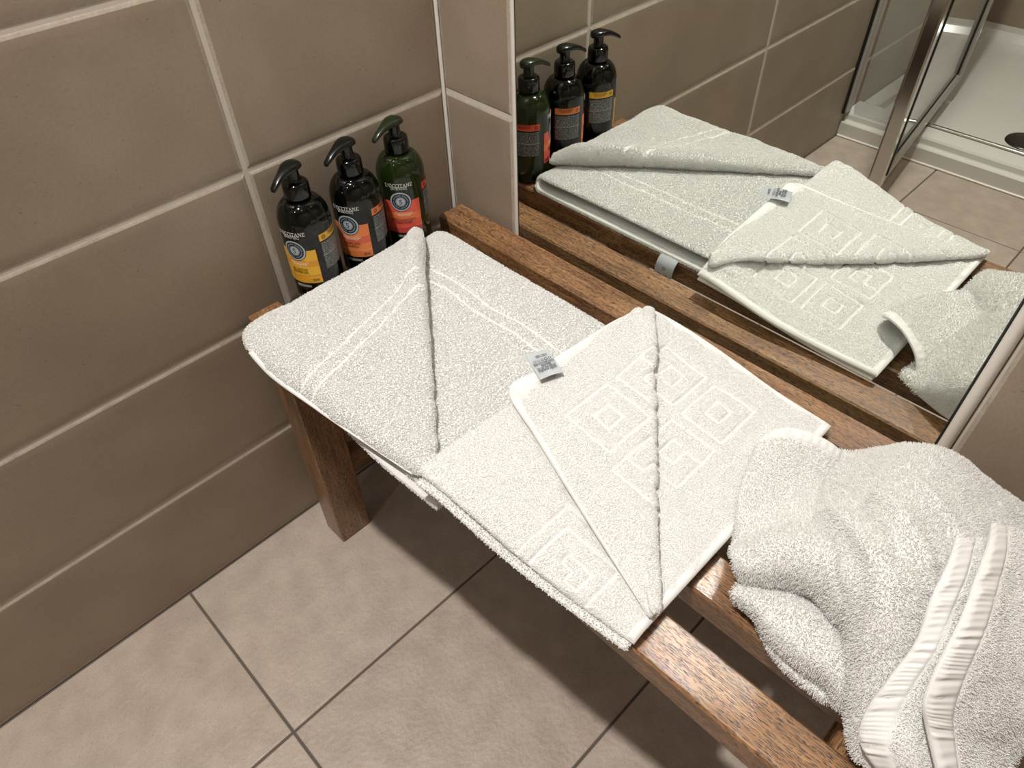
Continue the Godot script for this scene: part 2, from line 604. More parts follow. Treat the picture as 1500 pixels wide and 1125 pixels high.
# ------------------------------------------------------------------ bench
func build_bench() -> void:
	var x0 := 0.028
	var x1 := 0.858
	var base := Vector3((x0 + x1) * 0.5, 0.0, 0.19)
	var t := thing("slatted_bench", "brown oak bench with five slats standing in front of the mirror", "bench", base)
	var woods := [M.wood, M.wood2, M.wood3, M.wood, M.wood2]
	for i in 5:
		piece("slat", chamfer_box(Vector3(x1 - x0, SLAT_T, SLAT_W), 0.0022), woods[i], t, Vector3(base.x, TOP - SLAT_T * 0.5, SLATS[i] + SLAT_W * 0.5) - base)
	# plugged screw holes at the end of the back slat
	for px: float in [0.0775, 0.117]:
		piece("screw_plug", lathe([[0.0, 0.0006], [0.0036, 0.0006], [0.0042, 0.0]], 20), M.plug, t, Vector3(px, TOP - 0.0001, 0.030 - (px - 0.0775) * 0.05) - base)
	var lw := 0.0465
	var ld := 0.055
	var lh := TOP - SLAT_T
	for lx: float in [0.0525 + lw * 0.5, x1 - 0.0245 - lw * 0.5]:
		for lz: float in [0.376 - ld * 0.5, 0.012 + ld * 0.5]:
			piece("leg", chamfer_box(Vector3(lh, lw, ld), 0.002), M.wood3, t, Vector3(lx, lh * 0.5, lz) - base, Vector3(0, 0, PI * 0.5))
		piece("top_rail", chamfer_box(Vector3(0.254, 0.045, lw * 0.7), 0.002), M.wood2, t, Vector3(lx, lh - 0.0225, 0.194) - base, Vector3(0, PI * 0.5, 0))
		piece("low_stretcher", chamfer_box(Vector3(0.254, 0.036, 0.024), 0.002), M.wood, t, Vector3(lx, 0.150, 0.194) - base, Vector3(0, PI * 0.5, 0))

# ------------------------------------------------------------------ bottles
const BR := 0.0318             # radius of a bottle

func on_bottle(x: float, y: float, d: float, r := BR) -> Vector3:
	var a := -x / r
	return Vector3((r + d) * cos(a), y, (r + d) * sin(a))

# a flat sheet x0..x1, y0..y1 bent round the bottle, with uv over the sheet
func label_sheet(x0: float, x1: float, y0: float, y1: float, d: float) -> ArrayMesh:
	var st := SurfaceTool.new()
	st.begin(Mesh.PRIMITIVE_TRIANGLES)
	var n := 24
	for i in n:
		var a := lerpf(x0, x1, float(i) / n)
		var b := lerpf(x0, x1, float(i + 1) / n)
		var c := [[a, y0, float(i) / n, 1.0], [a, y1, float(i) / n, 0.0], [b, y1, float(i + 1) / n, 0.0], [b, y0, float(i + 1) / n, 1.0]]
		for k in [0, 1, 2, 0, 2, 3]:
			st.set_uv(Vector2(c[k][2], c[k][3]))
			var p := on_bottle(c[k][0], c[k][1], d)
			st.set_normal(Vector3(p.x, 0, p.z).normalized())
			st.add_vertex(p)
	return st.commit()

func ring_sheet(cx: float, cy: float, r0: float, r1: float, d: float) -> ArrayMesh:
	var st := SurfaceTool.new()
	st.begin(Mesh.PRIMITIVE_TRIANGLES)
	var n := 48
	var steps := maxi(1, ceili((r1 - r0) / 0.003))
	for i in n:
		var a := TAU * i / n
		var b := TAU * (i + 1) / n
		for e in steps:
			var ra := lerpf(r0, r1, float(e) / steps)
			var rb := lerpf(r0, r1, float(e + 1) / steps)
			var q := [[cx + ra * cos(a), cy + ra * sin(a)], [cx + rb * cos(a), cy + rb * sin(a)], [cx + rb * cos(b), cy + rb * sin(b)], [cx + ra * cos(b), cy + ra * sin(b)]]
			for k in ([0, 2, 1, 0, 3, 2] if ra > 0.0 else [0, 2, 1]):
				var p := on_bottle(q[k][0], q[k][1], d)
				st.set_normal(Vector3(p.x, 0, p.z).normalized())
				st.add_vertex(p)
	return st.commit()

# lettering of a given height, bent round the bottle; several lines may share one mesh
func letters(lines: Array, serif: bool, d: float) -> ArrayMesh:
	var st := SurfaceTool.new()
	st.begin(Mesh.PRIMITIVE_TRIANGLES)
	st.set_smooth_group(-1)
	for l in lines:                    # [text, height of capitals, x centre, y of the base line, width or 0]
		for tr: Array in text_triangles(l[0], l[1], serif, l[4]):
			for p: Vector3 in tr:
				st.add_vertex(on_bottle(p.x + l[2], p.y + l[3], d + p.z))
	st.generate_normals()
	return st.commit()

func text_triangles(text: String, cap: float, serif: bool, width: float) -> Array:
	var f := SystemFont.new()
	f.font_names = PackedStringArray(["Droid Serif" if serif else "Droid Sans"])
	var tm := TextMesh.new()
	tm.font = f
	tm.text = text
	tm.font_size = 48
	tm.pixel_size = cap / 34.0
	tm.depth = 0.00012
	tm.curve_step = 1.5
	tm.horizontal_alignment = HORIZONTAL_ALIGNMENT_CENTER
	tm.vertical_alignment = VERTICAL_ALIGNMENT_BOTTOM
	var box := tm.get_aabb()
	var k := 1.0
	if width > 0.0 and box.size.x > 1e-6:
		k = width / box.size.x
	var out := []
	for s in tm.get_surface_count():
		var arr := tm.surface_get_arrays(s)
		var v: PackedVector3Array = arr[Mesh.ARRAY_VERTEX]
		var idx: PackedInt32Array = arr[Mesh.ARRAY_INDEX] if arr[Mesh.ARRAY_INDEX] != null else PackedInt32Array()
		var n := idx.size() if idx.size() > 0 else v.size()
		for i in range(0, n, 3):
			var tr := []
			for q in 3:
				var p: Vector3 = v[idx[i + q]] if idx.size() > 0 else v[i + q]
				tr.append(Vector3((p.x - box.get_center().x) * k, p.y - box.position.y, p.z + 0.00006))
			out.append(tr)
	return out

func band_texture(base: Color, bands: Array) -> ImageTexture:
	var im := Image.create(64, 128, false, Image.FORMAT_RGB8)
	var n := noise(90, 0.06, 3)
	for y in 128:
		for x in 64:
			var t := y / 127.0
			var c := base
			for b in bands:
				var e := 0.012 * sin(x * 0.09 + b[0] * 20.0)
				if t + e > b[0] and t + e < b[1]:
					c = b[2]
			im.set_pixel(x, y, c.lightened(0.04 * (0.5 + n.get_noise_2d(x * 0.5, y * 6.0))))
	return tex(im)

# a block of print too small to read: rows of dashes
func print_texture(sd: int, paper: Color, ink: Color) -> ImageTexture:
	var im := Image.create(128, 128, false, Image.FORMAT_RGB8)
	im.fill(paper)
	var r := RandomNumberGenerator.new()
	r.seed = sd
	for row in range(3, 124, 5):
		if row > 58 and row < 66:
			im.fill_rect(Rect2i(0, 61, 128, 3), ink)
			continue
		var x := 4
		while x < 122:
			var w := r.randi_range(3, 14)
			im.fill_rect(Rect2i(x, row, mini(w, 124 - x), 3), ink.lerp(paper, r.randf_range(0.0, 0.35)))
			x += w + r.randi_range(2, 4)
	return tex(im)

func bottle(at: Vector3, front: float, nozzle: float, body_m: Material, pump_m: Material, d: Dictionary, label: String) -> void:
	var t := thing("pump_bottle", label, "bottle", at, "pump bottles along the tiled wall")
	t.rotation.y = -deg_to_rad(front)
	var prof := [[0.0, 0.0015], [0.026, 0.0], [0.0300, 0.0012], [0.0320, 0.004], [BR, 0.008], [BR, 0.104]]
	for k in range(1, 11):
		var a := PI * 0.5 * k / 10.0
		prof.append([0.0145 + (BR - 0.0145) * cos(a), 0.104 + 0.0285 * sin(a)])
	prof.append([0.0130, 0.1335])
	prof.append([0.0130, 0.138])
	piece("body", lathe(prof, 64), body_m, t)
	var pump := piece("pump", lathe([[0.0142, 0.1335], [0.0156, 0.1338], [0.0160, 0.1348], [0.0156, 0.150], [0.0150, 0.1525], [0.0135, 0.1540], [0.0090, 0.1545], [0.0082, 0.1540], [0.0078, 0.156], [0.0074, 0.168], [0.0080, 0.170]], 40), pump_m, t)
	piece("actuator", nozzle_mesh(deg_to_rad(nozzle - front)), d.head, pump)
	var w: float = BR * deg_to_rad(46.0)
	var lab := piece("front_label", label_sheet(-w, w, 0.030, 0.078, 0.00025), d.front, t)
	lab.set_meta("label", d.word)
	piece("emblem_ring", ring_sheet(0.0, 0.0775, 0.0118, 0.0136, 0.0005), M.print_grey, lab)
	piece("emblem_disc", ring_sheet(0.0, 0.0775, 0.0, 0.0145, 0.00035), M.print_slate, lab)
	piece("emblem_band", ring_sheet(0.0, 0.0775, 0.0060, 0.0066, 0.0005), M.print_grey, lab)
	piece("emblem_core", ring_sheet(0.0, 0.0775, 0.0, 0.0056, 0.0005), M.print_grey, lab)
	var dots := SurfaceTool.new()
	dots.begin(Mesh.PRIMITIVE_TRIANGLES)
	for i in 36:
		if i % 9 == 8:
			continue
		var a := TAU * i / 36.0
		for k in 3:
			var b := TAU * k / 3.0 + a
			var p := on_bottle(cos(a) * 0.0092 + cos(-b) * 0.0007, 0.0775 + sin(a) * 0.0092 + sin(-b) * 0.0011, 0.0005)
			dots.set_normal(Vector3(p.x, 0, p.z).normalized())
			dots.add_vertex(p)
	piece("emblem_lettering", dots.commit(), M.print_grey, lab)
	piece("emblem_figure", letters([["5", 0.0066, 0.0, 0.0742, 0.0]], true, 0.0007), M.print_slate, lab)
	piece("brand_lettering", letters([["L’OCCITANE", 0.0046, 0.0, 0.0985, 0.036], ["EN PROVENCE", 0.0021, 0.0, 0.0948, 0.021]], true, 0.0003), M.print_white, t)
	piece("small_lettering", letters([[d.small[0], 0.0018, 0.002, 0.0580, 0.024], [d.small[1], 0.0018, 0.002, 0.0550, 0.018]], false, 0.0004), M.print_pale, lab)
	piece("name_lettering", letters([[d.big[0], 0.0022, 0.0, 0.0485, d.wide[0]], [d.big[1], 0.0022, 0.0, 0.0443, d.wide[1]], ["500 ML", 0.0016, 0.018, 0.0328, 0.008]], false, 0.0004), M.print_dark, lab)
	var c := BR * deg_to_rad(97.0)
	var hw := BR * deg_to_rad(37.0)
	var bk := piece("back_label", label_sheet(c - hw, c + hw, 0.046, 0.0845, 0.00025), M.back_print, t)
	piece("back_strip", label_sheet(c - hw, c + hw, 0.0860, 0.0955, 0.00025), d.strip, bk)
	piece("strip_lettering", letters([[d.small[0], 0.0020, c + 0.004, 0.0914, 0.022], [d.small[1], 0.0020, c + 0.004, 0.0880, 0.017]], false, 0.0004), d.strip_ink, bk)
	piece("strip_mark", ring_sheet(c - hw + 0.006, 0.0907, 0.0012, 0.0027, 0.0005), d.strip_ink, bk)
	piece("foot_lettering", letters([["FABRIQUÉ EN FRANCE", 0.0018, 0.0, 0.0225, 0.020]], false, 0.0003), M.print_white, t)

func nozzle_mesh(az: float) -> ArrayMesh:
	# domed head and a spout that thins and droops towards its tip
	var path := [[-0.0128, 0.1705, 0.0020, 0.0020], [-0.0122, 0.1712, 0.0056, 0.0042], [-0.0095, 0.1722, 0.0092, 0.0056], [-0.0045, 0.1730, 0.0113, 0.0062], [0.0010, 0.1733, 0.0116, 0.0062], [0.0065, 0.1732, 0.0106, 0.0058], [0.0125, 0.1722, 0.0083, 0.0052], [0.0200, 0.1702, 0.0060, 0.0046], [0.0280, 0.1668, 0.0050, 0.0040], [0.0360, 0.1622, 0.0042, 0.0035], [0.0372, 0.1613, 0.0030, 0.0024]]
	var rings := []
	for p: Array in path:
		var ring := []
		for k in 20:
			var a := TAU * k / 20.0
			var cx: float = signf(cos(a)) * pow(absf(cos(a)), 0.75)
			var sy: float = signf(sin(a)) * pow(absf(sin(a)), 0.85)
			var x: float = p[0]
			var lz: float = cx * p[2] * 0.94
			ring.append(Vector3(x * cos(az) - lz * sin(az), p[1] - 0.0008 + sy * p[3] * 0.82, x * sin(az) + lz * cos(az)))
		rings.append(ring)
	return loft(rings)

func build_bottles() -> void:
	M.print_white = std(srgb(214, 214, 210), 0.5)
	M.print_grey = std(srgb(168, 178, 186), 0.5)
	M.print_slate = std(srgb(28, 36, 48), 0.4)
	M.print_dark = std(srgb(44, 26, 18), 0.5)
	M.print_pale = std(srgb(240, 216, 176), 0.5)
	var bp := std(Color(1, 1, 1), 0.35)
	bp.albedo_texture = print_texture(5, srgb(34, 36, 36), srgb(158, 158, 158))
	M.back_print = bp
	var black_body := std(srgb(5, 7, 5), 0.06)
	var green_body := std(srgb(22, 34, 9), 0.06)
	var black_pump := std(srgb(4, 5, 5), 0.10)
	var green_pump := std(srgb(6, 9, 5), 0.10)
	var black_head := std(srgb(8, 11, 10), 0.25)
	var green_head := std(srgb(30, 38, 21), 0.25)
	var specs := [
		[Vector3(0.0465, TOP, 0.271), 66.0, 69.0, black_body, black_pump, black_head, srgb(226, 172, 40), [[0.30, 0.48, srgb(214, 146, 34)], [0.76, 0.80, srgb(200, 140, 30)], [0.80, 1.0, srgb(217, 155, 34)]], ["REVITALISANT", "Energizing"], ["GEL DOUCHE", "SHOWER GEL"], "pump bottle with a yellow label, beside the towel's folded corner", "yellow label with a round emblem", [0.021, 0.022]],
		[Vector3(0.0465, TOP, 0.195), 62.0, 77.0, black_body, black_pump, black_head, srgb(222, 124, 62), [[0.34, 0.56, srgb(208, 92, 66)], [0.78, 0.81, srgb(226, 140, 88)], [0.81, 1.0, srgb(214, 118, 56)]], ["RÉPARATION INTENSE", "Intensive Repair"], ["SHAMPOOING", "SHAMPOO"], "black pump bottle with an orange label between two other bottles", "orange label with a round emblem", [0.023, 0.018]],
		[Vector3(0.0445, TOP, 0.121), 44.0, 81.0, green_body, green_pump, green_head, srgb(222, 84, 62), [[0.38, 0.60, srgb(226, 112, 64)], [0.80, 0.83, srgb(226, 110, 96)], [0.83, 1.0, srgb(206, 70, 62)]], ["RÉPARATION INTENSE", "Intensive Repair"], ["APRÈS-SHAMPOOING", "CONDITIONER"], "dark green pump bottle with a coral red label near the wall corner", "coral red label with a round emblem", [0.033, 0.023]]]
	for s in specs:
		var fm := std(Color(1, 1, 1), 0.4)
		fm.albedo_texture = band_texture(s[6], s[7])
		var d := {"head": s[5], "front": fm, "strip": std(s[6], 0.4), "strip_ink": std(Color(s[6]).darkened(0.45), 0.5), "small": s[8], "big": s[9], "wide": s[12], "word": s[11]}
		bottle(s[0], s[1], s[2], s[3], s[4], d, s[10])

# ------------------------------------------------------------------ cloth
# A sheet through a net of points (Catmull-Rom both ways), with thickness and round rims.
class Sheet:
	var pos: PackedVector3Array      # middle surface
	var nor: PackedVector3Array
	var top: PackedVector3Array
	var bot: PackedVector3Array
	var us: PackedFloat32Array
	var vs: PackedFloat32Array
	var nu := 0
	var nv := 0

func cr(a: Vector3, b: Vector3, c: Vector3, d: Vector3, t: float) -> Vector3:
	var t2 := t * t
	return 0.5 * ((2.0 * b) + (c - a) * t + (2.0 * a - 5.0 * b + 4.0 * c - d) * t2 + (3.0 * b - 3.0 * c + d - a) * t2 * t)

func curve_at(pts: PackedVector3Array, t: float) -> Vector3:
	var n := pts.size() - 1
	var s := clampf(t, 0.0, 1.0) * n
	var i := mini(int(s), n - 1)
	var a := pts[i - 1] if i > 0 else 2.0 * pts[0] - pts[1]
	var d := pts[i + 2] if i + 2 <= n else 2.0 * pts[n] - pts[n - 1]
	return cr(a, pts[i], pts[i + 1], d, s - i)

# parameter values: even, with extra ones close to both ends
func spread(n: int, lo: float, hi: float, near: float) -> PackedFloat32Array:
	var out := PackedFloat32Array()
	for f: float in [0.0, 0.06, 0.2, 0.45, 0.75]:
		out.append(lo + near * f * (hi - lo))
	for i in n:
		out.append(lo + (hi - lo) * (near + (1.0 - 2.0 * near) * i / (n - 1.0)))
	for f: float in [0.75, 0.45, 0.2, 0.06, 0.0]:
		out.append(hi - near * f * (hi - lo))
	return out

# rows of the net run along v, columns along u; flip turns the outer side over
func sheet(net: Array, nu: int, nv: int, thick: float, opt := {}) -> Sheet:
	var s := Sheet.new()
	var lift: float = opt.get("lift", 0.0)
	var side: float = -1.0 if opt.get("flip", false) else 1.0
	var ur: Array = opt.get("u", [0.0, 1.0])
	var vr: Array = opt.get("v", [0.0, 1.0])
	s.us = spread(nu, ur[0], ur[1], 0.02)
	s.vs = spread(nv, vr[0], vr[1], 0.02)
	s.nu = s.us.size()
	s.nv = s.vs.size()
	var cols: int = net[0].size()
	# first along v for every column, then along u
	var lines := []
	for c in cols:
		var l := PackedVector3Array()
		for r: Array in net:
			l.append(r[c])
		lines.append(l)
	s.pos.resize(s.nu * s.nv)
	s.nor.resize(s.nu * s.nv)
	s.top.resize(s.nu * s.nv)
	s.bot.resize(s.nu * s.nv)
	for j in s.nv:
		var row := PackedVector3Array()
		for c in cols:
			row.append(curve_at(lines[c], s.vs[j]))
		for i in s.nu:
			s.pos[j * s.nu + i] = curve_at(row, s.us[i])
	for j in s.nv:
		for i in s.nu:
			var a := s.pos[j * s.nu + mini(i + 1, s.nu - 1)] - s.pos[j * s.nu + maxi(i - 1, 0)]
			var b := s.pos[mini(j + 1, s.nv - 1) * s.nu + i] - s.pos[maxi(j - 1, 0) * s.nu + i]
			var n := b.cross(a).normalized() * side
			if not n.is_finite() or n.length_squared() < 0.5:
				n = Vector3.UP
			s.nor[j * s.nu + i] = n
	# distance to the rims along the surface
	var r := thick * 0.5 * float(opt.get("round", 1.6))
	var du0 := PackedFloat32Array()
	var dv0 := PackedFloat32Array()
	du0.resize(s.nu * s.nv)
	dv0.resize(s.nu * s.nv)
	for j in s.nv:
		for i in range(1, s.nu):
			du0[j * s.nu + i] = du0[j * s.nu + i - 1] + s.pos[j * s.nu + i].distance_to(s.pos[j * s.nu + i - 1])
	for i in s.nu:
		for j in range(1, s.nv):
			dv0[j * s.nu + i] = dv0[(j - 1) * s.nu + i] + s.pos[j * s.nu + i].distance_to(s.pos[(j - 1) * s.nu + i])
	var has_relief := opt.has("relief")
	var relief: Callable = opt.get("relief", lump_relief)
	for j in s.nv:
		for i in s.nu:
			var k := j * s.nu + i
			var d := minf(minf(du0[k], du0[j * s.nu + s.nu - 1] - du0[k]), minf(dv0[k], dv0[(s.nv - 1) * s.nu + i] - dv0[k]))
			var q := 1.0 - clampf(d / r, 0.0, 1.0)
			var e := sqrt(maxf(0.0, 1.0 - q * q)) * thick * 0.5
			var more := 0.0
			if has_relief:
				more = relief.call(s.pos[k], s.us[i], s.vs[j]) * (1.0 - q)
			s.top[k] = s.pos[k] + s.nor[k] * (e + more + lift)
			s.bot[k] = s.pos[k] - s.nor[k] * (e - lift)
	return s

func sheet_mesh(s: Sheet) -> ArrayMesh:
	var v := PackedVector3Array()
	var n := PackedVector3Array()
	var idx := PackedInt32Array()
	v.append_array(s.top)
	v.append_array(s.bot)
	var count := s.top.size()
	n.resize(count * 2)
	for half in 2:
		var o := half * count
		for j in s.nv - 1:
			for i in s.nu - 1:
				var a := o + j * s.nu + i
				var b := a + 1
				var c := a + s.nu
				var d := c + 1
				for t in ([[a, b, c], [b, d, c]] if half == 0 else [[a, c, b], [b, c, d]]):
					var f := (v[t[2]] - v[t[0]]).cross(v[t[1]] - v[t[0]])
					for q in 3:
						n[t[q]] += f
					idx.append(t[0]); idx.append(t[1]); idx.append(t[2])
	# which way round is outwards?
	var sign_sum := 0.0
	for k in range(0, count, 7):
		sign_sum += n[k].dot(s.nor[k])
	if sign_sum < 0.0:
		for k in range(0, idx.size(), 3):
			var t := idx[k + 1]
			idx[k + 1] = idx[k + 2]
			idx[k + 2] = t
		for k in n.size():
			n[k] = -n[k]
	for k in n.size():
		n[k] = n[k].normalized() if n[k].length_squared() > 0.0 else Vector3.UP
	var arr := []
	arr.resize(Mesh.ARRAY_MAX)
	arr[Mesh.ARRAY_VERTEX] = v
	arr[Mesh.ARRAY_NORMAL] = n
	arr[Mesh.ARRAY_INDEX] = idx
	var m := ArrayMesh.new()
	m.add_surface_from_arrays(Mesh.PRIMITIVE_TRIANGLES, arr)
	return m

# one loop of terry yarn: a small arch, 1 unit high
func loop_mesh(w: float, thick: float, lean: float) -> ArrayMesh:
	var rings := []
	for k in 6:
		var a := PI * k / 5.0
		var c := Vector3(-cos(a) * w, sin(a), sin(a) * lean)
		var side := Vector3(-cos(a), sin(a), 0).normalized()
		var ring := []
		for q in 4:
			var b := TAU * q / 4.0
			ring.append(c + side * cos(b) * thick + Vector3(0, 0, 1) * sin(b) * thick)
		rings.append(ring)
	return loft(rings, true, false)

# a longer, loose yarn end
func yarn_mesh(thick: float, lean: float) -> ArrayMesh:
	var rings := []
	for k in 4:
		var t := k / 3.0
		var c := Vector3(lean * t * t, t * (1.0 - 0.25 * lean * t), 0.1 * sin(t * 3.0))
		var ring := []
		for q in 4:
			var b := TAU * q / 4.0
			ring.append(c + Vector3(cos(b), 0.15 * sin(b), sin(b)) * thick * (1.0 - 0.45 * t))
		rings.append(ring)
	return loft(rings, true, true)

# where loops stand on the outer side (and the rims) of a sheet
func sow(into: Array, s: Sheet, density: float, height: float, keep: Callable, both := false) -> void:
	for half in (2 if both else 1):
		var arr := s.top if half == 0 else s.bot
		var dirn := 1.0 if half == 0 else -1.0
		for j in s.nv - 1:
			for i in s.nu - 1:
				var a := j * s.nu + i
				var p := arr[a]
				var e1 := arr[a + 1] - p
				var e2 := arr[a + s.nu] - p
				var want := e1.cross(e2).length() * density
				var n := int(want) + (1 if rng.randf() < want - int(want) else 0)
				for k in n:
					var fu := rng.randf()
					var fv := rng.randf()
					var u := lerpf(s.us[i], s.us[i + 1], fu)
					var v := lerpf(s.vs[j], s.vs[j + 1], fv)
					var at := p + e1 * fu + e2 * fv
					if not keep.call(at, u, v):
						continue
					# geometric normal, so that the rims bristle outwards
					var nn := e2.cross(e1)
					if nn.length_squared() < 1e-16:
						continue
					nn = nn.normalized()
					if nn.dot(s.nor[a]) * dirn < -0.05:
						nn = -nn
					into.append([at, nn, height * rng.randf_range(0.7, 1.2)])

func pile(called: String, spots: Array, mesh: Mesh, m: Material, parent: Node3D, splay: float, width: float) -> void:
	var mm := MultiMesh.new()
	mm.transform_format = MultiMesh.TRANSFORM_3D
	mm.mesh = mesh
	mm.instance_count = spots.size()
	for i in spots.size():
		var sp: Array = spots[i]
		var up: Vector3 = sp[1]
		up = (up + Vector3(rng.randfn(), rng.randfn(), rng.randfn()) * splay).normalized()
		var side := up.cross(Vector3(rng.randfn(), rng.randfn(), rng.randfn()))
		if side.length_squared() < 1e-6:
			side = up.cross(Vector3(0.3, 0.5, 0.8))
		side = side.normalized()
		var h: float = sp[2]
		var b := Basis(side * width, up * h, side.cross(up) * width)
		mm.set_instance_transform(i, Transform3D(b, sp[0] - parent.position - up * h * 0.15))
	var o := MultiMeshInstance3D.new()
	o.name = called
	o.multimesh = mm
	o.material_override = m
	o.set_meta("kind", "stuff")
	parent.add_child(o, true)

func cloth(called: String, s: Sheet, m: Material, parent: Node3D) -> MeshInstance3D:
	return piece(called, sheet_mesh(s), m, parent, -parent.position if parent.get_parent() == self else Vector3.ZERO)

func near_segment(x: float, z: float, a: Vector2, b: Vector2) -> float:
	var p := Vector2(x, z)
	var ab := b - a
	var t := clampf((p - a).dot(ab) / ab.length_squared(), 0.0, 1.0)
	return p.distance_to(a + ab * t)

# ------------------------------------------------------------------ bath towel
var lump: FastNoiseLite

# two flat woven stripes cross the towel; they run back over the folded corner
func bath_stripe(p: Vector3, on_flap: bool) -> float:
	var d := 1.0
	if on_flap:
		d = minf(near_segment(p.x, p.z, Vector2(0.212, 0.41), Vector2(0.166, 0.200)), near_segment(p.x, p.z, Vector2(0.232, 0.41), Vector2(0.192, 0.215)))
	else:
		var w := 0.0015 * sin(p.x * 55.0)
		d = minf(absf(p.z - 0.166 - w), absf(p.z - 0.184 - w))
	return d

func bath_relief(p: Vector3, u: float, _v: float) -> float:
	if u < 0.5:                        # the layer that lies on the slats
		return 0.0
	var d := bath_stripe(p, false)
	return 0.0009 * lump.get_noise_2d(p.x * 900.0, p.z * 900.0) + 0.0016 * lump.get_noise_2d(p.x * 260.0, p.z * 260.0) - (0.0012 * (1.0 - smoothstep(0.0014, 0.0026, d)))

func bath_flap_relief(p: Vector3, _u: float, _v: float) -> float:
	var d := bath_stripe(p, true)
	return 0.0011 * lump.get_noise_2d(p.x * 900.0 + 300.0, p.z * 900.0) + 0.0022 * lump.get_noise_2d(p.x * 260.0 + 55.0, p.z * 260.0) - (0.0012 * (1.0 - smoothstep(0.0014, 0.0026, d)))

func build_bath_towel() -> void:
	lump = noise(61, 0.06, 3)
	var t := thing("bath_towel", "thick folded white bath towel with one corner folded over, beside bottles", "towel", Vector3(0.25, TOP, 0.25))
	var fold := sheet(BATH_FOLD, 150, 110, 0.0068, {"relief": bath_relief})
	var fix := outer_side(fold)
	if fix < 0.0:
		fold = sheet(BATH_FOLD, 150, 110, 0.0068, {"relief": bath_relief, "flip": true})
	cloth("folded_layers", fold, M.weave, t)
	var inner := sheet(BATH_INNER, 60, 60, 0.0068)
	cloth("inner_layer", inner, M.weave, t)
	var flap := sheet(BATH_FLAP, 150, 130, 0.0062, {"relief": bath_flap_relief})
	if outer_side(flap) < 0.0:
		flap = sheet(BATH_FLAP, 150, 130, 0.0062, {"relief": bath_flap_relief, "flip": true})
	var fl := cloth("folded_corner", flap, M.weave, t)
	var hem := sheet(BATH_FLAP, 90, 8, 0.0052, {"u": [0.57, 0.985], "v": [0.925, 1.0], "lift": 0.0022, "flip": flap_flip(BATH_FLAP)})
	cloth("hem", hem, M.hem, fl)
	var spots := []
	sow(spots, fold, 640000.0, 0.0017, func(p: Vector3, u: float, _v: float) -> bool: return bath_stripe(p, false) > 0.0021 or u < 0.45)
	sow(spots, inner, 400000.0, 0.0024, func(_p: Vector3, u: float, v: float) -> bool: return u < 0.06 or v > 0.94 or v < 0.06)
	sow(spots, flap, 680000.0, 0.0018, func(p: Vector3, u: float, v: float) -> bool: return bath_stripe(p, true) > 0.0021 and not (v > 0.915 and u > 0.56))
	pile("terry_pile", spots, loop_mesh(0.42, 0.17, 0.3), M.terry, t, 0.35, 0.00125)
	# woven brand tag under the back edge
	var tag_net := []
	for k in [[0.4455, 0.0975], [0.4425, 0.0865], [0.4360, 0.0795], [0.4270, 0.0765], [0.4150, 0.0755]]:
		tag_net.append([Vector3(TAG_X - 0.0142, k[0], k[1]), Vector3(TAG_X, k[0], k[1] - 0.0006), Vector3(TAG_X + 0.0142, k[0], k[1])])
	var tag := sheet(tag_net, 14, 16, 0.0006)
	var tg := cloth("brand_tag", tag, M.tag, t)
	tg.set_meta("label", "small grey woven tag with a sun mark and lettering")
	# the writing faces the mirror, upside down, hanging
	var tf := Transform3D(Basis(Vector3(1, 0, 0), Vector3(0, -1, -0.12).normalized(), Vector3(0, 0.12, -1).normalized()), Vector3(TAG_X, 0.4150, 0.0744))
	flat_letters("tag_lettering", [["FIBER", 0.0040, 0.0, -0.0080, 0.016], ["TORRES", 0.0028, 0.0, -0.0035, 0.014]], tf, M.tag_ink, tg, t.position)
	var sun := SurfaceTool.new()
	sun.begin(Mesh.PRIMITIVE_TRIANGLES)
	for i in 8:
		var a := TAU * i / 8.0
		tri_out(sun, tf * (Vector3(cos(a - 0.35), sin(a - 0.35), 0.0) * 0.0013 + Vector3(0, -0.0155, 0.0003)), tf * (Vector3(cos(a + 0.35), sin(a + 0.35), 0.0) * 0.0013 + Vector3(0, -0.0155, 0.0003)), tf * (Vector3(cos(a), sin(a), 0.0) * 0.0038 + Vector3(0, -0.0155, 0.0003)), tf.basis.z)
	sun.generate_normals()
	piece("tag_sun", sun.commit(), M.tag_ink, tg)

const TAG_X := 0.3400

# +1 when the outer side of the uppermost part looks up
func outer_side(s: Sheet) -> float:
	var best := -1.0
	var up := 1.0
	for k in s.pos.size():
		if absf(s.nor[k].y) > 0.8 and s.pos[k].y > best:
			best = s.pos[k].y
			up = signf(s.nor[k].y)
	return up

func flap_flip(net: Array) -> bool:
	return outer_side(sheet(net, 24, 24, 0.004)) < 0.0

# lettering laid in a plane: columns of «frame» are right, up (of the writing) and out
func flat_letters(called: String, lines: Array, frame: Transform3D, m: Material, parent: Node3D, shift: Vector3) -> void:
	var st := SurfaceTool.new()
	st.begin(Mesh.PRIMITIVE_TRIANGLES)
	st.set_smooth_group(-1)
	for l in lines:
		for tr: Array in text_triangles(l[0], l[1], false, l[4] if l.size() > 4 else 0.0):
			for p: Vector3 in tr:
				st.add_vertex(frame * Vector3(p.x + l[2], p.y + l[3], p.z))
	st.generate_normals()
	piece(called, st.commit(), m, parent)

# ------------------------------------------------------------------ hand towel
# raised key pattern: the outlines are flat grooves between the pile; [x0, z0, x1, z1]
var body_lines := []
var flap_lines := []

func outline(into: Array, x0: float, z0: float, x1: float, z1: float) -> void:
	into.append([Vector2(x0, z0), Vector2(x1, z0)])
	into.append([Vector2(x1, z0), Vector2(x1, z1)])
	into.append([Vector2(x1, z1), Vector2(x0, z1)])
	into.append([Vector2(x0, z1), Vector2(x0, z0)])

func path_lines(into: Array, pts: Array) -> void:
	for i in pts.size() - 1:
		into.append([pts[i], pts[i + 1]])

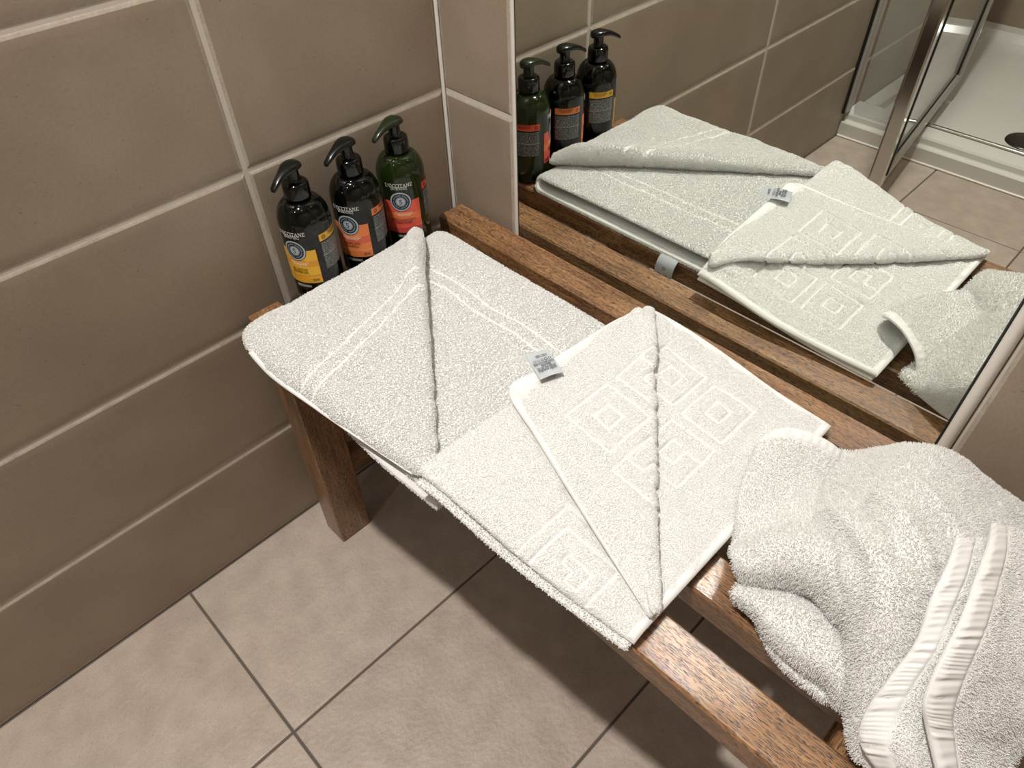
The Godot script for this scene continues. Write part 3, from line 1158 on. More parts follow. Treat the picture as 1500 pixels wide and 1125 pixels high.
func square_motif(into: Array, x0: float, z0: float, x1: float, z1: float) -> void:
	outline(into, x0, z0, x1, z1)
	var ix := (x1 - x0) * 0.32
	var iz := (z1 - z0) * 0.32
	outline(into, x0 + ix, z0 + iz, x1 - ix, z1 - iz)

func key_motif(into: Array, x0: float, z0: float, x1: float, z1: float, sx: float, sz: float) -> void:
	# a square spiral, mirrored by sx and sz
	outline(into, x0, z0, x1, z1)
	var pts := []
	for k in [[0.0, 0.36], [0.36, 0.36], [0.36, 0.68], [0.70, 0.68], [0.70, 0.30], [0.52, 0.30]]:
		pts.append(Vector2(lerpf(x0, x1, k[0] if sx > 0 else 1.0 - k[0]), lerpf(z0, z1, k[1] if sz > 0 else 1.0 - k[1])))
	path_lines(into, pts)

func groove(lines: Array, p: Vector3) -> float:
	var d := 1.0
	for l in lines:
		d = minf(d, near_segment(p.x, p.z, l[0], l[1]))
	return d

func hand_relief(p: Vector3, _u: float, _v: float) -> float:
	return 0.0005 * lump.get_noise_2d(p.x * 1100.0, p.z * 1100.0) + 0.0028 * lump.get_noise_2d(p.x * 330.0 + 90.0, p.z * 520.0) - 0.0019 * (1.0 - smoothstep(0.0011, 0.0021, groove(body_lines, p)))

func hand_flap_relief(p: Vector3, _u: float, _v: float) -> float:
	return 0.0005 * lump.get_noise_2d(p.x * 1100.0 + 700.0, p.z * 1100.0) + 0.0016 * lump.get_noise_2d(p.x * 380.0 + 40.0, p.z * 380.0) - 0.0019 * (1.0 - smoothstep(0.0011, 0.0021, groove(flap_lines, p)))

func rib(s: float, n: float, depth: float) -> float:
	return depth * sin(s * TAU * n)

func build_hand_towel() -> void:
	var t := thing("hand_towel", "folded white hand towel with embossed key pattern and grey care label", "towel", Vector3(0.52, TOP, 0.21))
	key_motif(body_lines, 0.459, 0.088, 0.514, 0.148, 1.0, -1.0)
	square_motif(body_lines, 0.526, 0.090, 0.576, 0.150)
	key_motif(body_lines, 0.524, 0.164, 0.577, 0.226, -1.0, 1.0)
	path_lines(body_lines, [Vector2(0.520, 0.390), Vector2(0.520, 0.318), Vector2(0.597, 0.318)])
	path_lines(body_lines, [Vector2(0.534, 0.390), Vector2(0.534, 0.334), Vector2(0.594, 0.334), Vector2(0.594, 0.390)])
	path_lines(body_lines, [Vector2(0.553, 0.352), Vector2(0.580, 0.352), Vector2(0.580, 0.372), Vector2(0.566, 0.372), Vector2(0.566, 0.362), Vector2(0.553, 0.362), Vector2(0.553, 0.352)])
	square_motif(flap_lines, 0.458, 0.190, 0.514, 0.253)
	key_motif(flap_lines, 0.458, 0.112, 0.514, 0.175, 1.0, 1.0)
	key_motif(flap_lines, 0.529, 0.208, 0.585, 0.266, 1.0, -1.0)
	var under := sheet(HAND_UNDER, 90, 110, 0.0066, {"flip": flap_flip(HAND_UNDER)})
	cloth("lower_layers", under, M.weave, t)
	var body := sheet(HAND_TOP, 190, 240, 0.0066, {"relief": hand_relief, "flip": flap_flip(HAND_TOP)})
	var bd := cloth("upper_layer", body, M.weave, t)
	var ff := flap_flip(HAND_FLAP)
	var flap := sheet(HAND_FLAP, 230, 190, 0.0056, {"relief": hand_flap_relief, "flip": ff})
	var fl := cloth("folded_corner", flap, M.weave, t)
	# hems: ribbed along the ends, narrow and smooth along the sides
	var ribs := func(_p: Vector3, u: float, _v: float) -> float: return 0.00035 * sin(u * 260.0)
	var ribs_v := func(_p: Vector3, _u: float, v: float) -> float: return 0.00025 * sin(v * 120.0)
	cloth("end_hem", sheet(HAND_TOP, 150, 8, 0.0072, {"v": [0.0, 0.042], "u": [0.02, 0.99], "lift": 0.0008, "relief": ribs, "flip": flap_flip(HAND_TOP)}), M.hem, bd)
	cloth("side_hem", sheet(HAND_TOP, 10, 120, 0.0074, {"u": [0.972, 1.0], "v": [0.01, 0.99], "lift": 0.0004, "flip": flap_flip(HAND_TOP)}), M.hem, bd)
	cloth("under_side_hem", sheet(HAND_UNDER, 10, 120, 0.0074, {"u": [0.965, 1.0], "v": [0.01, 0.99], "lift": 0.0002, "flip": flap_flip(HAND_UNDER)}), M.hem, bd)
	var ribs2 := func(_p: Vector3, u: float, _v: float) -> float: return 0.0003 * sin(u * 420.0)
	cloth("end_hem", sheet(HAND_FLAP, 150, 8, 0.0062, {"u": [0.01, 0.495], "v": [0.90, 1.0], "lift": 0.0008, "relief": ribs2, "flip": ff}), M.hem, fl)
	cloth("side_hem", sheet(HAND_FLAP, 110, 8, 0.0062, {"u": [0.505, 0.99], "v": [0.935, 1.0], "lift": 0.0007, "flip": ff}), M.hem, fl)
	var spots := []
	sow(spots, body, 620000.0, 0.0008, func(p: Vector3, u: float, v: float) -> bool: return v > 0.042 and u < 0.972 and groove(body_lines, p) > 0.0021)
	sow(spots, flap, 620000.0, 0.0008, func(p: Vector3, u: float, v: float) -> bool: return not (v > 0.90 and u < 0.5) and not (v > 0.935 and u >= 0.5) and groove(flap_lines, p) > 0.0021)
	sow(spots, under, 300000.0, 0.0020, func(_p: Vector3, _u: float, v: float) -> bool: return v > 0.93)
	pile("short_pile", spots, loop_mesh(0.5, 0.2, 0.2), M.velour, t, 0.35, 0.0010)
	# care label sewn into the hem
	var net := [[Vector3(0.3800, 0.5060, 0.2300), Vector3(0.3850, 0.5050, 0.2180), Vector3(0.3905, 0.5050, 0.2070)],
		[Vector3(0.3910, 0.5035, 0.2345), Vector3(0.3960, 0.5045, 0.2220), Vector3(0.4010, 0.5035, 0.2105)],
		[Vector3(0.4030, 0.5045, 0.2395), Vector3(0.4080, 0.5058, 0.2270), Vector3(0.4125, 0.5040, 0.2150)],
		[Vector3(0.4150, 0.5030, 0.2445), Vector3(0.4195, 0.5042, 0.2320), Vector3(0.4240, 0.5025, 0.2195)]]
	var care := sheet(net, 14, 20, 0.0007, {"flip": flap_flip(net)})
	var cl := cloth("care_label", care, M.tag, t)
	cl.set_meta("label", "small grey satin care label with black print")
	var right := (Vector3(0.4125, 0, 0.2150) - Vector3(0.4030, 0, 0.2395)).normalized()
	var down := (Vector3(0.4195, 0, 0.2320) - Vector3(0.3850, 0, 0.2180)).normalized()
	var rows_of := [["100% Cotton", 0.0017, 0.0015, 0.0100, 0.013], ["▣ ◬ ⊟ ◎ ⊡", 0.0, 0.0, 0.0], ["Wash & Dry Dark Colours", 0.0017, 0.0, -0.0015, 0.0225], ["separately", 0.0017, 0.001, -0.0048, 0.011], ["Do not use optical", 0.0017, 0.0, -0.0082, 0.020], ["Brightener Agents", 0.0017, 0.0, -0.0114, 0.020]]
	var lines := []
	for l in rows_of:
		if l[1] > 0.0:
			lines.append(l)
	flat_letters("care_lettering", lines, Transform3D(Basis(right, -down, Vector3.UP), Vector3(0.4035, 0.5066, 0.2260)), M.tag_ink, cl, t.position)
	# the row of laundry symbols
	var st := SurfaceTool.new()
	st.begin(Mesh.PRIMITIVE_TRIANGLES)
	for i in 5:
		var c := Vector3(0.4035, 0.5068, 0.2260) + right * (i - 2.0) * 0.0042 - down * 0.0052
		var n := [4, 3, 4, 12, 4][i] as int
		for k in n:
			var a := TAU * (k + 0.5) / n
			var b := TAU * (k + 1.5) / n
			var pa := right * cos(a) + down * sin(a)
			var pb := right * cos(b) + down * sin(b)
			quad_out(st, c + pa * 0.0019, c + pb * 0.0019, c + pb * 0.0013, c + pa * 0.0013, Vector3.UP)
	st.generate_normals()
	piece("laundry_symbols", st.commit(), M.tag_ink, cl)
	for o in cl.get_children():
		o.position = Vector3.ZERO

# ------------------------------------------------------------------ crumpled towel
func crease(p: Vector3, a: Vector2, b: Vector2, w: float, h: float) -> float:
	var d := near_segment(p.x, p.z, a, b)
	return h * exp(-d * d / (w * w))

func dome_relief(p: Vector3, _u: float, _v: float) -> float:
	var r := 0.0018 * lump.get_noise_2d(p.x * 500.0, p.z * 500.0)
	for c in DOME_FOLDS:
		r += crease(p, c[0], c[1], c[2], c[3])
	return r

func lump_relief(p: Vector3, _u: float, _v: float) -> float:
	return 0.0018 * lump.get_noise_3d(p.x * 500.0, p.y * 500.0, p.z * 500.0)

func build_crumpled_towel() -> void:
	var t := thing("crumpled_towel", "used white terry towel lying crumpled in a heap with ribbed borders", "towel", Vector3(0.76, TOP, 0.19))
	var spots := []
	var all := [["draped_fold", PILE_DOME, 110, 130, 0.0060, dome_relief], ["rolled_fold", PILE_ROLL, 70, 70, 0.0060, lump_relief], ["lower_fold", PILE_LOWER, 60, 80, 0.0060, lump_relief],  ["arched_corner", PILE_LOBE, 70, 70, 0.0050, lump_relief], ["border_fold", PILE_RIGHT, 80, 120, 0.0055, lump_relief], ["border_fold", PILE_EDGE, 60, 120, 0.0055, lump_relief], ["bottom_fold", PILE_FRINGE, 40, 60, 0.0055, lump_relief]]
	var n := 0
	for a in all:
		var flip := flap_flip(a[1])
		var s := sheet(a[1], a[2], a[3], a[4], {"relief": a[5], "flip": flip})
		var o := cloth(a[0], s, M.weave, t)
		var keep := func(_p: Vector3, _u: float, _v: float) -> bool: return true
		if n == 4 or n == 5:
			var lim := 0.24 if n == 4 else 0.30
			keep = func(_p: Vector3, u: float, _v: float) -> bool: return u > lim
			var wave := func(_p: Vector3, u: float, v: float) -> float: return (0.0012 * sin(v * 118.0 + 3.5 * sin(v * 13.0) + u * 8.0) * (0.55 + 0.45 * sin(v * 31.0)) + 0.0004 * sin(v * 273.0 + 4.0 * sin(v * 23.0) + u * 14.0)) * clampf(1.2 - u / lim, 0.25, 1.0)
			var band := sheet(a[1], 10, 220, 0.0062, {"relief": wave, "flip": flip, "u": [0.0, lim], "lift": 0.0010})
			cloth("ribbed_border", band, M.hem, o)
		if n == 3:
			keep = func(_p: Vector3, _u: float, v: float) -> bool: return v > 0.10
			cloth("hem", sheet(a[1], 70, 8, 0.0060, {"flip": flip, "v": [0.0, 0.10], "lift": 0.0003, "relief": func(_p: Vector3, u: float, _v: float) -> float: return 0.0005 * sin(u * 110.0)}), M.hem, o)
		if n == 0:
			keep = func(_p: Vector3, u: float, v: float) -> bool: return v > 0.02
		sow(spots, s, 620000.0, 0.0036 if n < 3 or n == 6 else 0.0026, keep)
		n += 1
	pile("shaggy_pile", spots, yarn_mesh(0.14, 0.5), M.terry, t, 0.42, 0.0021)

const DOME_FOLDS := [
	[Vector2(0.705, 0.185), Vector2(0.745, 0.235), 0.006, 0.006],
	[Vector2(0.728, 0.165), Vector2(0.775, 0.215), 0.006, 0.005],
	[Vector2(0.716, 0.178), Vector2(0.760, 0.228), 0.005, -0.004],
	[Vector2(0.735, 0.130), Vector2(0.790, 0.175), 0.007, 0.005],
	[Vector2(0.725, 0.215), Vector2(0.765, 0.275), 0.006, -0.004],
]
const BATH_FOLD := [
	[Vector3(0.4240, 0.4442, 0.0880), Vector3(0.3300, 0.4442, 0.0880), Vector3(0.2000, 0.4442, 0.0880), Vector3(0.1102, 0.4444, 0.0880), Vector3(0.0918, 0.4465, 0.0880), Vector3(0.0845, 0.4528, 0.0972), Vector3(0.0895, 0.4586, 0.0996), Vector3(0.1098, 0.4604, 0.0962), Vector3(0.2000, 0.4613, 0.0978), Vector3(0.3300, 0.4613, 0.0971), Vector3(0.4400, 0.4604, 0.0984)],
	[Vector3(0.4240, 0.4442, 0.1400), Vector3(0.3300, 0.4442, 0.1400), Vector3(0.2000, 0.4442, 0.1400), Vector3(0.1102, 0.4444, 0.1400), Vector3(0.0900, 0.4465, 0.1400), Vector3(0.0842, 0.4523, 0.1400), Vector3(0.0918, 0.4588, 0.1400), Vector3(0.1086, 0.4608, 0.1400), Vector3(0.2000, 0.4614, 0.1400), Vector3(0.3300, 0.4610, 0.1400), Vector3(0.4400, 0.4606, 0.1400)],
	[Vector3(0.4240, 0.4442, 0.2000), Vector3(0.3300, 0.4442, 0.2000), Vector3(0.2000, 0.4442, 0.2000), Vector3(0.1096, 0.4444, 0.2000), Vector3(0.0927, 0.4465, 0.2000), Vector3(0.0864, 0.4526, 0.2000), Vector3(0.0926, 0.4591, 0.2000), Vector3(0.1095, 0.4605, 0.2000), Vector3(0.2000, 0.4613, 0.2000), Vector3(0.3300, 0.4612, 0.2000), Vector3(0.4400, 0.4607, 0.2000)],
	[Vector3(0.4240, 0.4442, 0.2700), Vector3(0.3300, 0.4442, 0.2700), Vector3(0.2000, 0.4442, 0.2700), Vector3(0.1089, 0.4444, 0.2700), Vector3(0.0906, 0.4465, 0.2700), Vector3(0.0844, 0.4523, 0.2700), Vector3(0.0902, 0.4588, 0.2700), Vector3(0.1114, 0.4609, 0.2700), Vector3(0.2000, 0.4610, 0.2700), Vector3(0.3300, 0.4610, 0.2700), Vector3(0.4400, 0.4608, 0.2700)],
	[Vector3(0.4240, 0.4442, 0.3400), Vector3(0.3300, 0.4442, 0.3400), Vector3(0.2000, 0.4442, 0.3400), Vector3(0.1088, 0.4444, 0.3400), Vector3(0.0898, 0.4465, 0.3400), Vector3(0.0846, 0.4522, 0.3400), Vector3(0.0909, 0.4587, 0.3400), Vector3(0.1108, 0.4610, 0.3400), Vector3(0.2000, 0.4614, 0.3400), Vector3(0.3300, 0.4614, 0.3400), Vector3(0.4400, 0.4607, 0.3400)],
	[Vector3(0.4240, 0.4442, 0.3965), Vector3(0.3300, 0.4442, 0.3999), Vector3(0.2000, 0.4442, 0.3945), Vector3(0.1107, 0.4444, 0.3940), Vector3(0.0904, 0.4465, 0.3940), Vector3(0.0838, 0.4525, 0.3862), Vector3(0.0900, 0.4592, 0.3847), Vector3(0.1108, 0.4609, 0.3852), Vector3(0.2000, 0.4612, 0.3867), Vector3(0.3300, 0.4609, 0.3863), Vector3(0.4400, 0.4606, 0.3847)],
]
const BATH_INNER := [
	[Vector3(0.1000, 0.4524, 0.1080), Vector3(0.2000, 0.4524, 0.1080), Vector3(0.3200, 0.4524, 0.1080), Vector3(0.4240, 0.4527, 0.1080)],
	[Vector3(0.1000, 0.4525, 0.2000), Vector3(0.2000, 0.4531, 0.2000), Vector3(0.3200, 0.4528, 0.2000), Vector3(0.4240, 0.4527, 0.2000)],
	[Vector3(0.1000, 0.4529, 0.3000), Vector3(0.2000, 0.4525, 0.3000), Vector3(0.3200, 0.4530, 0.3000), Vector3(0.4240, 0.4530, 0.3000)],
	[Vector3(0.1000, 0.4529, 0.3930), Vector3(0.2000, 0.4527, 0.3930), Vector3(0.3200, 0.4530, 0.3930), Vector3(0.4240, 0.4529, 0.3930)],
]
const BATH_FLAP := [
	[Vector3(0.0798, 0.4685, 0.1420), Vector3(0.0964, 0.4685, 0.1758), Vector3(0.1366, 0.4685, 0.2073), Vector3(0.1916, 0.4685, 0.2493), Vector3(0.2393, 0.4685, 0.2874), Vector3(0.2861, 0.4685, 0.3225), Vector3(0.3304, 0.4685, 0.3563), Vector3(0.3591, 0.4685, 0.3791), Vector3(0.3968, 0.4685, 0.3856)],
	[Vector3(0.0804, 0.4675, 0.1360), Vector3(0.1118, 0.4675, 0.1631), Vector3(0.1533, 0.4675, 0.1964), Vector3(0.2083, 0.4675, 0.2384), Vector3(0.2555, 0.4675, 0.2757), Vector3(0.3032, 0.4675, 0.3121), Vector3(0.3480, 0.4675, 0.3468), Vector3(0.3762, 0.4675, 0.3687), Vector3(0.3989, 0.4675, 0.3823)],
	[Vector3(0.0812, 0.4725, 0.1280), Vector3(0.1195, 0.4805, 0.1567), Vector3(0.1617, 0.4810, 0.1909), Vector3(0.2167, 0.4785, 0.2329), Vector3(0.2636, 0.4765, 0.2698), Vector3(0.3117, 0.4745, 0.3070), Vector3(0.3568, 0.4725, 0.3421), Vector3(0.3847, 0.4713, 0.3635), Vector3(0.4021, 0.4677, 0.3773)],
	[Vector3(0.0805, 0.4770, 0.1350), Vector3(0.1110, 0.4930, 0.1637), Vector3(0.1525, 0.4940, 0.1969), Vector3(0.2075, 0.4890, 0.2389), Vector3(0.2547, 0.4850, 0.2763), Vector3(0.3023, 0.4810, 0.3127), Vector3(0.3471, 0.4770, 0.3473), Vector3(0.3753, 0.4745, 0.3692), Vector3(0.3992, 0.4675, 0.3818)],
	[Vector3(0.0804, 0.4745, 0.1356), Vector3(0.1071, 0.4793, 0.1670), Vector3(0.1373, 0.4796, 0.2068), Vector3(0.1761, 0.4781, 0.2595), Vector3(0.2124, 0.4769, 0.3068), Vector3(0.2624, 0.4758, 0.3368), Vector3(0.3228, 0.4745, 0.3604), Vector3(0.3682, 0.4738, 0.3736), Vector3(0.3990, 0.4717, 0.3821)],
	[Vector3(0.0800, 0.4715, 0.1400), Vector3(0.0985, 0.4715, 0.1740), Vector3(0.1195, 0.4715, 0.2185), Vector3(0.1455, 0.4715, 0.2795), Vector3(0.1735, 0.4715, 0.3350), Vector3(0.2250, 0.4715, 0.3595), Vector3(0.2975, 0.4715, 0.3740), Vector3(0.3565, 0.4715, 0.3808), Vector3(0.3975, 0.4715, 0.3845)],
	[Vector3(0.0795, 0.4695, 0.1450), Vector3(0.0887, 0.4695, 0.1820), Vector3(0.0993, 0.4695, 0.2318), Vector3(0.1107, 0.4695, 0.3023), Vector3(0.1293, 0.4695, 0.3670), Vector3(0.1825, 0.4695, 0.3852), Vector3(0.2687, 0.4695, 0.3895), Vector3(0.3432, 0.4695, 0.3889), Vector3(0.3958, 0.4695, 0.3872)],
	[Vector3(0.0791, 0.4671, 0.1486), Vector3(0.0817, 0.4667, 0.1878), Vector3(0.0847, 0.4662, 0.2413), Vector3(0.0857, 0.4653, 0.3186), Vector3(0.0974, 0.4671, 0.3900), Vector3(0.1519, 0.4597, 0.4038), Vector3(0.2480, 0.4615, 0.4007), Vector3(0.3337, 0.4637, 0.3947), Vector3(0.3945, 0.4651, 0.3892)],
	[Vector3(0.0790, 0.4660, 0.1500), Vector3(0.0790, 0.4650, 0.1900), Vector3(0.0790, 0.4640, 0.2450), Vector3(0.0760, 0.4620, 0.3250), Vector3(0.0850, 0.4660, 0.3990), Vector3(0.1400, 0.4495, 0.4110), Vector3(0.2400, 0.4535, 0.4050), Vector3(0.3300, 0.4585, 0.3970), Vector3(0.3940, 0.4615, 0.3900)],
]
const HAND_TOP := [
	[Vector3(0.4060, 0.4700, 0.0480), Vector3(0.4300, 0.4700, 0.0459), Vector3(0.4700, 0.4660, 0.0428), Vector3(0.5200, 0.4590, 0.0424), Vector3(0.5800, 0.4535, 0.0468), Vector3(0.6430, 0.4525, 0.0500)],
	[Vector3(0.4057, 0.4785, 0.0700), Vector3(0.4300, 0.4776, 0.0700), Vector3(0.4700, 0.4675, 0.0700), Vector3(0.5200, 0.4596, 0.0700), Vector3(0.5800, 0.4537, 0.0700), Vector3(0.6430, 0.4527, 0.0700)],
	[Vector3(0.4049, 0.4855, 0.0900), Vector3(0.4300, 0.4840, 0.0900), Vector3(0.4700, 0.4688, 0.0900), Vector3(0.5200, 0.4602, 0.0900), Vector3(0.5800, 0.4539, 0.0900), Vector3(0.6430, 0.4528, 0.0900)],
	[Vector3(0.4020, 0.4855, 0.1500), Vector3(0.4300, 0.4840, 0.1500), Vector3(0.4700, 0.4726, 0.1500), Vector3(0.5200, 0.4618, 0.1500), Vector3(0.5800, 0.4545, 0.1500), Vector3(0.6430, 0.4532, 0.1500)],
	[Vector3(0.4046, 0.4855, 0.2200), Vector3(0.4300, 0.4840, 0.2200), Vector3(0.4700, 0.4755, 0.2200), Vector3(0.5200, 0.4630, 0.2200), Vector3(0.5800, 0.4550, 0.2200), Vector3(0.6430, 0.4535, 0.2200)],
	[Vector3(0.4053, 0.4855, 0.2900), Vector3(0.4300, 0.4840, 0.2900), Vector3(0.4700, 0.4755, 0.2900), Vector3(0.5200, 0.4630, 0.2900), Vector3(0.5800, 0.4550, 0.2900), Vector3(0.6430, 0.4535, 0.2900)],
	[Vector3(0.4022, 0.4855, 0.3500), Vector3(0.4300, 0.4840, 0.3500), Vector3(0.4700, 0.4755, 0.3500), Vector3(0.5200, 0.4630, 0.3500), Vector3(0.5800, 0.4550, 0.3500), Vector3(0.6430, 0.4535, 0.3500)],
	[Vector3(0.4021, 0.4850, 0.3856), Vector3(0.4300, 0.4835, 0.3830), Vector3(0.4700, 0.4750, 0.3790), Vector3(0.5200, 0.4625, 0.3740), Vector3(0.5800, 0.4545, 0.3680), Vector3(0.6430, 0.4530, 0.3617)],
	[Vector3(0.4023, 0.4815, 0.3966), Vector3(0.4300, 0.4800, 0.3940), Vector3(0.4700, 0.4715, 0.3900), Vector3(0.5200, 0.4590, 0.3850), Vector3(0.5800, 0.4510, 0.3790), Vector3(0.6430, 0.4495, 0.3727)],
]
const HAND_UNDER := [
	[Vector3(0.4060, 0.4616, 0.0500), Vector3(0.4300, 0.4608, 0.0500), Vector3(0.4700, 0.4583, 0.0500), Vector3(0.5200, 0.4515, 0.0500), Vector3(0.5800, 0.4460, 0.0500), Vector3(0.6400, 0.4448, 0.0500)],
	[Vector3(0.4060, 0.4699, 0.0750), Vector3(0.4300, 0.4692, 0.0750), Vector3(0.4700, 0.4592, 0.0750), Vector3(0.5200, 0.4515, 0.0750), Vector3(0.5800, 0.4460, 0.0750), Vector3(0.6400, 0.4448, 0.0750)],
	[Vector3(0.4060, 0.4748, 0.0920), Vector3(0.4300, 0.4742, 0.0920), Vector3(0.4700, 0.4598, 0.0920), Vector3(0.5200, 0.4515, 0.0920), Vector3(0.5800, 0.4460, 0.0920), Vector3(0.6400, 0.4448, 0.0920)],
	[Vector3(0.4060, 0.4748, 0.1300), Vector3(0.4300, 0.4742, 0.1300), Vector3(0.4700, 0.4612, 0.1300), Vector3(0.5200, 0.4515, 0.1300), Vector3(0.5800, 0.4460, 0.1300), Vector3(0.6400, 0.4448, 0.1300)],
	[Vector3(0.4060, 0.4748, 0.2000), Vector3(0.4300, 0.4742, 0.2000), Vector3(0.4700, 0.4635, 0.2000), Vector3(0.5200, 0.4515, 0.2000), Vector3(0.5800, 0.4460, 0.2000), Vector3(0.6400, 0.4448, 0.2000)],
	[Vector3(0.4060, 0.4748, 0.3000), Vector3(0.4300, 0.4742, 0.3000), Vector3(0.4700, 0.4635, 0.3000), Vector3(0.5200, 0.4515, 0.3000), Vector3(0.5800, 0.4460, 0.3000), Vector3(0.6400, 0.4448, 0.3000)],
	[Vector3(0.4060, 0.4748, 0.4034), Vector3(0.4300, 0.4742, 0.4010), Vector3(0.4700, 0.4635, 0.3970), Vector3(0.5200, 0.4515, 0.3920), Vector3(0.5800, 0.4460, 0.3860), Vector3(0.6400, 0.4448, 0.3800)],
]
const HAND_FLAP := [
	[Vector3(0.4082, 0.4813, 0.0684), Vector3(0.4253, 0.4873, 0.1078), Vector3(0.4617, 0.4762, 0.1535), Vector3(0.4974, 0.4698, 0.1977), Vector3(0.5242, 0.4662, 0.2312), Vector3(0.5537, 0.4622, 0.2673), Vector3(0.5816, 0.4610, 0.3023), Vector3(0.6072, 0.4605, 0.3308), Vector3(0.6413, 0.4600, 0.3486)],
	[Vector3(0.4106, 0.4803, 0.0642), Vector3(0.4405, 0.4863, 0.1002), Vector3(0.4774, 0.4752, 0.1469), Vector3(0.5133, 0.4688, 0.1918), Vector3(0.5403, 0.4652, 0.2256), Vector3(0.5701, 0.4612, 0.2632), Vector3(0.5981, 0.4600, 0.2982), Vector3(0.6195, 0.4595, 0.3251), Vector3(0.6419, 0.4590, 0.3475)],
	[Vector3(0.4140, 0.4838, 0.0583), Vector3(0.4468, 0.4898, 0.0971), Vector3(0.4838, 0.4787, 0.1442), Vector3(0.5199, 0.4727, 0.1893), Vector3(0.5469, 0.4688, 0.2233), Vector3(0.5769, 0.4653, 0.2615), Vector3(0.6049, 0.4635, 0.2965), Vector3(0.6258, 0.4630, 0.3222), Vector3(0.6435, 0.4625, 0.3448)],
	[Vector3(0.4114, 0.4868, 0.0628), Vector3(0.4396, 0.4928, 0.1007), Vector3(0.4765, 0.4840, 0.1473), Vector3(0.5124, 0.4790, 0.1921), Vector3(0.5393, 0.4750, 0.2260), Vector3(0.5692, 0.4720, 0.2635), Vector3(0.5972, 0.4690, 0.2984), Vector3(0.6186, 0.4660, 0.3255), Vector3(0.6421, 0.4655, 0.3472)],
	[Vector3(0.4108, 0.4837, 0.0639), Vector3(0.4327, 0.4909, 0.1042), Vector3(0.4588, 0.4858, 0.1548), Vector3(0.4844, 0.4832, 0.2026), Vector3(0.5044, 0.4806, 0.2380), Vector3(0.5414, 0.4751, 0.2704), Vector3(0.5826, 0.4688, 0.3020), Vector3(0.6162, 0.4644, 0.3266), Vector3(0.6419, 0.4631, 0.3475)],
	[Vector3(0.4086, 0.4850, 0.0677), Vector3(0.4208, 0.4920, 0.1101), Vector3(0.4364, 0.4902, 0.1643), Vector3(0.4520, 0.4882, 0.2147), Vector3(0.4653, 0.4869, 0.2515), Vector3(0.5090, 0.4790, 0.2785), Vector3(0.5628, 0.4696, 0.3069), Vector3(0.6086, 0.4639, 0.3301), Vector3(0.6414, 0.4618, 0.3484)],
	[Vector3(0.4066, 0.4863, 0.0712), Vector3(0.4098, 0.4927, 0.1156), Vector3(0.4156, 0.4923, 0.1730), Vector3(0.4220, 0.4928, 0.2260), Vector3(0.4290, 0.4928, 0.2640), Vector3(0.4790, 0.4826, 0.2860), Vector3(0.5446, 0.4704, 0.3114), Vector3(0.6016, 0.4634, 0.3334), Vector3(0.6409, 0.4611, 0.3493)],
	[Vector3(0.4050, 0.4760, 0.0740), Vector3(0.4010, 0.4860, 0.1200), Vector3(0.3990, 0.4930, 0.1800), Vector3(0.3980, 0.4965, 0.2350), Vector3(0.4000, 0.4975, 0.2740), Vector3(0.4550, 0.4855, 0.2920), Vector3(0.5300, 0.4710, 0.3150), Vector3(0.5960, 0.4630, 0.3360), Vector3(0.6405, 0.4595, 0.3500)],
]
const PILE_DOME := [
	[Vector3(0.6602, 0.4460, 0.0759), Vector3(0.6830, 0.4460, 0.0628), Vector3(0.7140, 0.4460, 0.0516), Vector3(0.7425, 0.4460, 0.0466), Vector3(0.7786, 0.4460, 0.0386), Vector3(0.8233, 0.4460, 0.0318)],
	[Vector3(0.6602, 0.4520, 0.0859), Vector3(0.6830, 0.4600, 0.0728), Vector3(0.7140, 0.4900, 0.0616), Vector3(0.7425, 0.5000, 0.0566), Vector3(0.7786, 0.4850, 0.0486), Vector3(0.8233, 0.4700, 0.0418)],
	[Vector3(0.6795, 0.4700, 0.1453), Vector3(0.7030, 0.4950, 0.1427), Vector3(0.7292, 0.5200, 0.1330), Vector3(0.7591, 0.5200, 0.1090), Vector3(0.7932, 0.5050, 0.0948), Vector3(0.8366, 0.4850, 0.0856)],
	[Vector3(0.6934, 0.4850, 0.1970), Vector3(0.7211, 0.5200, 0.2067), Vector3(0.7456, 0.5400, 0.1967), Vector3(0.7722, 0.5350, 0.1619), Vector3(0.8034, 0.5200, 0.1396), Vector3(0.8506, 0.4900, 0.1198)],
	[Vector3(0.7081, 0.4850, 0.2291), Vector3(0.7371, 0.5250, 0.2464), Vector3(0.7605, 0.5450, 0.2435), Vector3(0.7861, 0.5400, 0.2183), Vector3(0.8121, 0.5200, 0.1889), Vector3(0.8664, 0.4900, 0.1680)],
	[Vector3(0.7307, 0.4750, 0.2426), Vector3(0.7557, 0.5100, 0.2677), Vector3(0.7756, 0.5300, 0.2695), Vector3(0.7969, 0.5250, 0.2524), Vector3(0.8285, 0.5100, 0.2328), Vector3(0.8792, 0.4800, 0.2070)],
	[Vector3(0.7626, 0.4600, 0.2659), Vector3(0.7737, 0.4900, 0.2849), Vector3(0.7879, 0.5050, 0.2872), Vector3(0.8054, 0.5050, 0.2767), Vector3(0.8380, 0.4900, 0.2599), Vector3(0.8873, 0.4650, 0.2381)],
	[Vector3(0.7863, 0.4470, 0.2948), Vector3(0.7935, 0.4650, 0.3076), Vector3(0.8050, 0.4750, 0.3113), Vector3(0.8211, 0.4750, 0.3083), Vector3(0.8493, 0.4700, 0.2909), Vector3(0.8921, 0.4500, 0.2588)],
	[Vector3(0.8093, 0.4460, 0.3264), Vector3(0.8162, 0.4520, 0.3285), Vector3(0.8286, 0.4550, 0.3301), Vector3(0.8407, 0.4550, 0.3242), Vector3(0.8652, 0.4500, 0.3101), Vector3(0.8944, 0.4460, 0.2857)],
]
